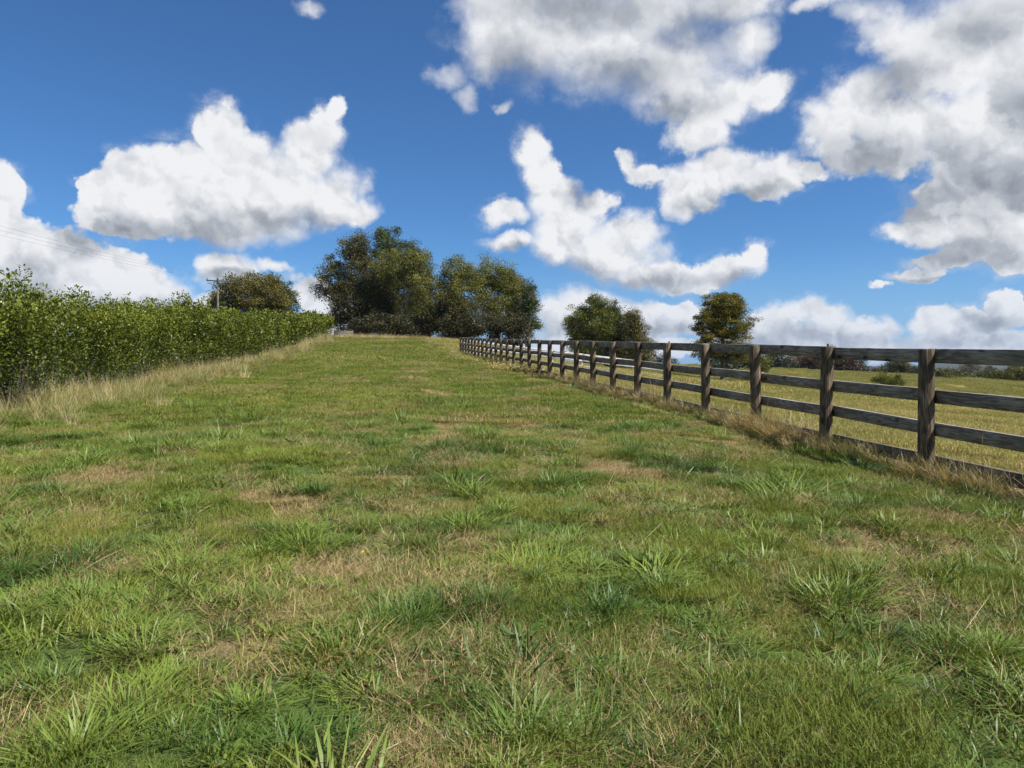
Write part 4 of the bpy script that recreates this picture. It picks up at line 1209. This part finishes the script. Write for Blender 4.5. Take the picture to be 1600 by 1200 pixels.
col_pad = collection_of('paddock_turf', [mk_fine(3000, .85, .05, .13, .006, .013, 800 + i, 'paddock', 2) for i in range(5)])
col_padfar = collection_of('paddock_far', [mk_fine(2600, 2.2, .06, .15, .02, .04, 850 + i, 'paddock', 2) for i in range(4)])

def track_pts(y0, y1, dens, r=rs, pad_l=0.5, pad_r=0.15):
    area = (y1 - y0) * (12.66 + pad_l + pad_r)
    n = int(area * dens)
    y = r.uniform(y0, y1, n)
    x = fence_x(y) + pad_r - r.random(n) * (12.66 + pad_l + pad_r)
    k = np.abs(x) < 0.72 * y + 2.6
    return x[k], y[k]

# short turf, three densities with distance
x, y = track_pts(1.2, 13, 15)
k = rs.random(len(x)) < 0.22 + 0.50 * sstep(0.40, 0.58, fbm(x * 1.9, y * 1.9, 70, 3))
x, y = x[k], y[k]
k = rs.random(len(x)) < 1 - .35 * dryness(x, y)
x, y = x[k], y[k]
scatter('short_grass', 'short fine turf with green and straw coloured blades across the near track', 'grass', col_fine, x, y, rs.uniform(.8, 1.25, len(x)), rs.uniform(.7, 1.35, len(x)) * (1 - .45 * dryness(x, y)))
x, y = track_pts(1.2, 20, 9)
k = rs.random(len(x)) < (.25 + .75 * sstep(.35, .6, fbm(x * 1.2, y * 1.2, 75, 3))) * (1 - .8 * dryness(x, y))
x, y = x[k], y[k]
scatter('broad_grass', 'creeping broad bladed green grass woven through the turf', 'grass', col_broad, x, y, rs.uniform(.8, 1.3, len(x)), rs.uniform(.6, 1.2, len(x)), dry=dryness(x, y) * .7)
x, y = track_pts(12.5, 36, 4.2)
scatter('short_grass', 'short mown turf in the middle distance of the track', 'grass', col_mid, x, y, rs.uniform(.8, 1.2, len(x)), rs.uniform(.7, 1.25, len(x)))
x, y = track_pts(34, 102, 1.1, pad_l=3.0, pad_r=1.0)
x2 = rs.uniform(-34, 4, 900); y2 = rs.uniform(90, 104, 900)
x = np.concatenate([x, x2]); y = np.concatenate([y, y2])
scatter('short_grass', 'distant turf running up to the crest of the track', 'grass', col_far, x, y, rs.uniform(.8, 1.2, len(x)), rs.uniform(.7, 1.2, len(x)))

# straw litter in the dry patches
x, y = track_pts(1.2, 16, 9)
k = rs.random(len(x)) < np.interp(y, [2, 6], [.26, .42]) + 0.9 * dryness(x, y)
x, y = x[k], y[k]
scatter('straw_litter', 'flattened dead straw lying between the green tufts', 'dead grass', col_straw, x, y, rs.uniform(.7, 1.3, len(x)), rs.uniform(.6, 1.4, len(x)), dry=np.clip(dryness(x, y) + .2, 0, 1))

# coarse dark green tufts, clustered
def tuft_mask(x, y):
    m = fbm(x * 1.6 + 5, y * 1.35 + 9, 120, 3, .6)
    return sstep(0.42, 0.62, m)
x, y = track_pts(1.3, 14, 24)
k = rs.random(len(x)) < (0.13 + 0.87 * tuft_mask(x, y)) * (1 - 0.70 * dryness(x, y)) * (1 - .55 * sstep(2, 5, x - 0) * sstep(5, 8, y))
x, y = x[k], y[k]
s = rs.lognormal(-0.30, .34, len(x)) * (0.72 + 0.45 * tuft_mask(x, y))
scatter('grass_tufts', 'coarse broad bladed dark green grass tufts across the foreground', 'grass', col_tuft, x, y, s, s * rs.uniform(.45, .8, len(x)), dry=dryness(x, y) * .5)
x, y = track_pts(13, 55, 3.0)
k = rs.random(len(x)) < (0.12 + 0.9 * tuft_mask(x * .8, y * .5)) * (1 - 0.7 * dryness(x, y)) * np.interp(y, [13, 55], [1, .4])
x, y = x[k], y[k]
s = rs.lognormal(0, .25, len(x)) * 1.1
scatter('grass_tufts', 'scattered darker green tufts on the track further up the slope', 'grass', col_tuft, x, y, s * 1.15, s * .75, dry=dryness(x, y) * .4)
x, y = track_pts(1.3, 17, 44)
k = rs.random(len(x)) < (0.30 + 0.70 * sstep(.36, .56, fbm(x * 1.1 + 2, y * .9, 125, 3, .6))) * (1 - 0.72 * dryness(x, y))
x, y = x[k], y[k]
s = rs.lognormal(-.16, .28, len(x))
scatter('grass_tufts', 'low spreading tufts of coarse grass covering most of the foreground', 'grass', col_low, x, y, s, s * rs.uniform(.6, 1.0, len(x)), dry=dryness(x, y) * .55, tilt=.15)
# rounded clumps standing close together, each with its own tone
g = 0.30
gx_, gy_ = np.meshgrid(np.arange(-16, 12, g), np.arange(1.4, 34, g))
x = (gx_ + U(-.17, .17, gx_.shape)).ravel(); y = (gy_ + U(-.17, .17, gx_.shape)).ravel()
k = (x < fence_x(y) - .1) & (x > hedge_x(y) + .9) & (np.abs(x) < .72 * y + 2.6)
x, y = x[k], y[k]
pr = (np.interp(y, [2, 7], [.42, .24]) + .66 * sstep(.38, .55, fbm((x + SLX * y) * 1.0 + 4, y * .6, 128, 3, .6))) * (1 - .85 * dryness(x, y)) * np.interp(y, [1.4, 14, 34], [1, .85, .5])
k = rs.random(len(x)) < pr
x, y = x[k], y[k]
s = rs.lognormal(-.28, .28, len(x))
scatter('grass_clumps', 'rounded clumps of coarse green grass crowding the turf', 'grass', col_clump, x, y, s * 1.05, s * rs.uniform(.45, .82, len(x)), dry=dryness(x, y) * .5 + rs.normal(0, .08, len(x)), tone=rs.random(len(x)))
# finer, bluish tufts
x, y = track_pts(1.3, 16, 2.6)
k = rs.random(len(x)) < 0.25 + 0.6 * sstep(.5, .7, fbm(x * .9, y * .9, 140, 2))
x, y = x[k], y[k]
s = rs.uniform(.6, 1.25, len(x))
scatter('grass_tufts', 'finer bladed upright green tufts mixed through the foreground turf', 'grass', col_thin, x, y, s, s * rs.uniform(.7, 1.1, len(x)), dry=dryness(x, y) * .7)
# the distinct big tufts of the photograph
big = [(465,765,1.5),(650,808,1.5),(790,745,1.1),(905,742,1.5),(1285,985,1.75),(1235,748,1.0),(640,715,1.2),(880,860,1.0),(1350,960,1.1),(240,820,1.3),
       (1110,890,1.2),(30,880,1.2),(1480,795,1.0),(760,950,1.2),(1400,975,1.1),(210,1100,1.0),(830,905,1.2),(680,950,1.3),(970,870,1.0),(1110,1020,1.2),
       (230,940,.9),(420,950,1.2),(1180,1090,1.1),(700,1130,1.1),(560,1150,1.2),(960,1140,1.1),(300,1150,1.1),(1060,1180,1.2),(1500,1080,1.1),(1580,900,1.0),
       (590,640,.9),(870,655,.9),(440,660,1.0),(330,690,1.0),(955,700,.9),(1040,690,.8),(300,675,1.),(690,640,.7)]
bx = []; by = []; bs = []
for px, py, s in big:
    X, Y = px_ground(px, py + 12)
    for q in range(5):
        bx.append(X + rs.normal(0, .10 * s)); by.append(Y + rs.normal(0, .10 * s)); bs.append(s * rs.uniform(.7, 1.1))
bx, by, bs = map(np.array, (bx, by, bs))
scatter('grass_tufts', 'largest dark green grass clumps standing out of the turf', 'grass', col_tuft, bx, by, bs * .74, bs * .54, dry=np.zeros(len(bx)), tone=rs.random(len(bx)) * .35)
# weeds
x, y = track_pts(1.3, 12, 1.6)
k = rs.random(len(x)) < .25 + .5 * sstep(.5, .7, fbm(x * .6, y * .6, 160, 2))
x, y = x[k], y[k]
scatter('weeds', 'small broad leaved weed rosettes between the grass tufts', 'weeds', col_weed, x, y, rs.uniform(.6, 1.2, len(x)), dry=np.zeros(len(x)))

# long dead grass along the foot of the hedge
n = 1700
y = 7.5 + 86 * rs.random(n) ** 1.25
w = rs.normal(0.25, .42, n)
x = hedge_x(y) + w * np.interp(y, [8, 30, 90], [1.15, .9, .8])
k = fbm(x * .6, y * .45, 170, 2) + rs.normal(0, .05, n) > .52
x, y = x[k], y[k]
sc_ = np.interp(np.hypot(x, y), [10, 30, 95], [.85, .95, 1.5]) * rs.uniform(.6, 1.15, len(x))
scatter('dry_stalks', 'long bleached dead grass stalks leaning against the foot of the hedge', 'dead grass', col_stalk, x, y, sc_, sc_ * .85,
        rotz=rs.normal(0.3, 1.3, len(x)), dry=rs.uniform(.1, 1, len(x)))
n = 1500
y = 7.5 + 86 * rs.random(n) ** 1.2; x = hedge_x(y) + rs.normal(.2, .45, n)
k = fbm(x * .9, y * .7, 175, 3) > .46
x, y = x[k], y[k]; n = len(x)
yg = 7.5 + 40 * rs.random(900); xg = hedge_x(yg) + rs.normal(.15, .55, 900)
scatter('rough_grass', 'long green grass among the dead stalks beside the hedge', 'grass', col_thin, xg, yg, rs.uniform(.9, 1.6, 900), rs.uniform(.8, 1.5, 900), dry=rs.uniform(0, .7, 900))
scatter('rough_grass', 'rough half dead long grass in the unmown strip beside the hedge', 'grass', col_tan, x, y, rs.uniform(.7, 1.3, n) * np.interp(y, [8, 90], [1, 1.5]), rotz=rs.uniform(0, 6.28, n), dry=rs.uniform(0, .7, n))
# along the crest in front of the trees
n = 1500
x = rs.uniform(-36, 2, n); y = rs.normal(98.5, 1.6, n)
scatter('rough_grass', 'pale unmown grass along the crest in front of the clump of trees', 'grass', col_tan, x, y, rs.uniform(1.6, 2.6, n), rotz=rs.uniform(0, 6.28, n), dry=rs.uniform(.3, 1, n))
# along the fence: tan tufts and long green blades about the posts
n = 800
y = 4 + 54 * rs.random(n) ** 1.2
u = rs.normal(-0.07, .15, n)
x = fence_x(y) + u
k = fbm(y * .75, y * 0 + 4, 180, 2) + rs.normal(0, .10, n) > .42
x, y = x[k], y[k]
s = rs.uniform(.55, 1.15, len(x)) * np.interp(y, [4, 56], [.95, 1.5])
scatter('dry_tufts', 'tan dead grass tufts along the foot of the dark fence', 'dead grass', col_tan, x, y, s, s * .85, rotz=rs.normal(.4, 1.3, len(x)), dry=rs.uniform(.1, 1, len(x)))
n = 90
y = 5 + 16 * rs.random(n); x = fence_x(y) + rs.normal(-.08, .17, n)
scatter('grass_tufts', 'long green blades growing up through the bottom rail of the fence', 'grass', col_thin, x, y, rs.uniform(.7, 1.2, n), rs.uniform(.7, 1.6, n), dry=rs.uniform(0, .6, n))
n = 26
y = np.array([7.8, 7.4, 6.9, 8.1, 9.6, 9.3, 11.2, 11.5, 10.9, 13.2, 16.6, 8.6, 6.4, 6.0, 5.6, 7.0, 12.4, 9.9, 11.8, 14.2, 8.3, 10.4, 5.9, 6.7, 7.6, 11.0]); x = fence_x(y) + rs.normal(-.12, .1, n)
scatter('dry_stalks', 'loose bleached stalks sticking up around the fence posts', 'dead grass', col_stalk, x, y, rs.uniform(.5, .8, n), rotz=rs.uniform(0, 6.28, n), dry=rs.uniform(.4, 1, n))

# paddock beyond the fence
def pad_pts(y0, y1, dens, umax):
    n = int((y1 - y0) * umax * dens); y = rs.uniform(y0, y1, n); x = fence_x(y) + .15 + rs.random(n) * umax
    k = np.abs(x) < .74 * y + 3
    return x[k], y[k]
def pad_dry(x, y): return np.clip(.25 + 1.0 * (fbm(x * .35, y * .35, 210, 4) - .3) + rs.normal(0, .08, len(x)), 0, 1)
x, y = pad_pts(4, 30, 3.6, 26)
scatter('paddock_grass', 'grazed yellow green paddock grass just beyond the dark fence', 'grass', col_pad, x, y, rs.uniform(.8, 1.2, len(x)), rs.uniform(.5, 1.1, len(x)), dry=pad_dry(x, y))
x, y = pad_pts(26, 84, .55, 62)
k = (y > 29) | (x - fence_x(y) > 24)
x, y = x[k], y[k]
scatter('paddock_grass', 'grazed yellow green grass over the far half of the paddock', 'grass', col_padfar, x, y, rs.uniform(.8, 1.2, len(x)), rs.uniform(.5, 1.1, len(x)), dry=pad_dry(x, y))

# the biggest tan clumps against the fence, and tall rough mounds against the hedge
fy = []; fu = []; fs = []
for px, s in ((1195, 1.3), (1225, 1.4), (1250, 1.2), (1165, 1.0), (1030, 1.5), (985, 1.3), (955, 1.2), (1075, .8), (1330, .8), (1480, .9), (1570, 1.0), (930, 1.2), (905, 1.1)):
    d_ = 7.83 * 846 / (px - 602)
    for q in range(13):
        fy.append(d_ + rs.normal(0, .22)); fu.append(rs.normal(-.16, .14)); fs.append(s * rs.uniform(.75, 1.25))
fy, fu, fs = map(np.array, (fy, fu, fs))
scatter('dry_tufts', 'largest bleached tufts flopping out from under the bottom rail', 'dead grass', col_tan, fence_x(fy) + fu, fy, fs, fs * .85, rotz=rs.normal(0.1, .6, len(fy)), dry=rs.uniform(.55, 1, len(fy)))
hy = []; hw = []; hs = []
for px, n_, s in ((120, 60, 1.0), (170, 50, .9), (60, 44, .9), (215, 36, .9), (-40, 50, .8), (90, 40, 1.0), (255, 40, 1.15), (290, 40, 1.15), (330, 40, 1.2), (375, 30, 1.25), (410, 34, 1.4), (440, 34, 1.6), (470, 30, 1.8), (495, 40, 2.1), (10, 14, .8)):
    d_ = 7935 / (602 - px)
    for q in range(n_):
        hy.append(d_ + rs.normal(0, .028 * d_)); hw.append(rs.normal(.30, .45)); hs.append(s * rs.uniform(.6, 1.1))
hy, hw, hs = map(np.array, (hy, hw, hs))
scatter('dry_stalks', 'tallest mounds of bleached stalks climbing into the lower hedge', 'dead grass', col_stalk, hedge_x(hy) + hw, hy, hs, hs, rotz=rs.normal(0.2, .9, len(hy)), dry=rs.uniform(.1, 1, len(hy)))
m_ = rs.random(len(hy)) < .8
scatter('rough_grass', 'olive rough grass in mounds at the foot of the hedge', 'grass', col_tan, (hedge_x(hy) + hw * 1.5 + .2)[m_], (hy + rs.normal(0, .3, len(hy)))[m_], hs[m_] * 1.3, hs[m_] * 1.5, rotz=rs.uniform(0, 6.28, m_.sum()), dry=rs.uniform(-.3, .6, m_.sum()))

# rougher growth over the far pasture
n = 2600
y = rs.uniform(84, 215, n); x = rs.uniform(0, 1, n) * (.78 * y - 8) + 14
scatter('far_pasture_grass', 'tussocky green pasture grass in the far field', 'grass', col_padfar, x, y, rs.uniform(1.0, 1.8, n), rs.uniform(.8, 2.0, n), dry=np.clip(rs.normal(.1, .25, n), -.3, 1), tone=rs.random(n) * .3)

n = 520
x, y = track_pts(1.4, 22, 1.3)
scatter('dry_stalks', 'single bleached stalks lying loose over the turf', 'dead grass', collection_of('loose_stalk', [source('loose_stalk', [blades(np.random.default_rng(990 + i), *disc(np.random.default_rng(980 + i), 3, .12), np.random.default_rng(970 + i).uniform(.1, .34, 3), np.random.default_rng(960 + i).uniform(.002, .0042, 3), np.random.default_rng(950 + i).uniform(0, 6.28, 3), np.random.default_rng(940 + i).uniform(.7, 1.4, 3), np.random.default_rng(930 + i).uniform(-.2, .4, 3), 4, bz=np.full(3, .02), power=.3)], M['stalk']) for i in range(6)]),
        x, y, rs.uniform(.6, 1.3, len(x)), dry=rs.uniform(.7, 1, len(x)))

# a few dandelions
def dandelion():
    V = []; T = []; off = 0
    r = np.random.default_rng(3)
    for k in range(22):
        a = k * 2.4; q = 0.017 * (0.35 + .65 * (k / 22))
        c, s = math.cos(a), math.sin(a)
        V += [(-s * .002, c * .002, .0), (s * .002, -c * .002, .0), (c * q, s * q, .004 + .008 * (1 - k / 22))]
        T.append((off, off + 1, off + 2)); off += 3
    return np_mesh('flower_head', V, np.array(T), M['yellow'])
fh = dandelion()
stem = np_mesh('flower_stem', *tubes([(np.array([[0, 0, 0], [.003, .002, .05], [0, .004, .1]]), [.0016, .0014, .0012])], 5), M['coarse'])
fl = [(193, 648, 'yellow dandelion in the grass below the hedge, the one nearest the track'), (143, 632, 'yellow dandelion in the dead grass at the foot of the hedge'),
      (545, 719, 'yellow dandelion in the turf near the middle of the track'), (566, 868, 'yellow dandelion half hidden in the foreground turf')]
for px, py, lab in fl:
    X, Y = px_ground(px, py + 8)
    f = empty('dandelion', (X, Y, float(gz(X, Y)))); tag(f, lab, 'flower', 'dandelions in the turf')
    link('flower_stem', stem, f)
    sc_ = 1.0
    o = link('flower_head', fh, f); o.location = (0, .004 * sc_, .1 * sc_); f.scale = (sc_,) * 3; o.location = (0, .004, .1); o.rotation_euler = (.5, 0, 0)
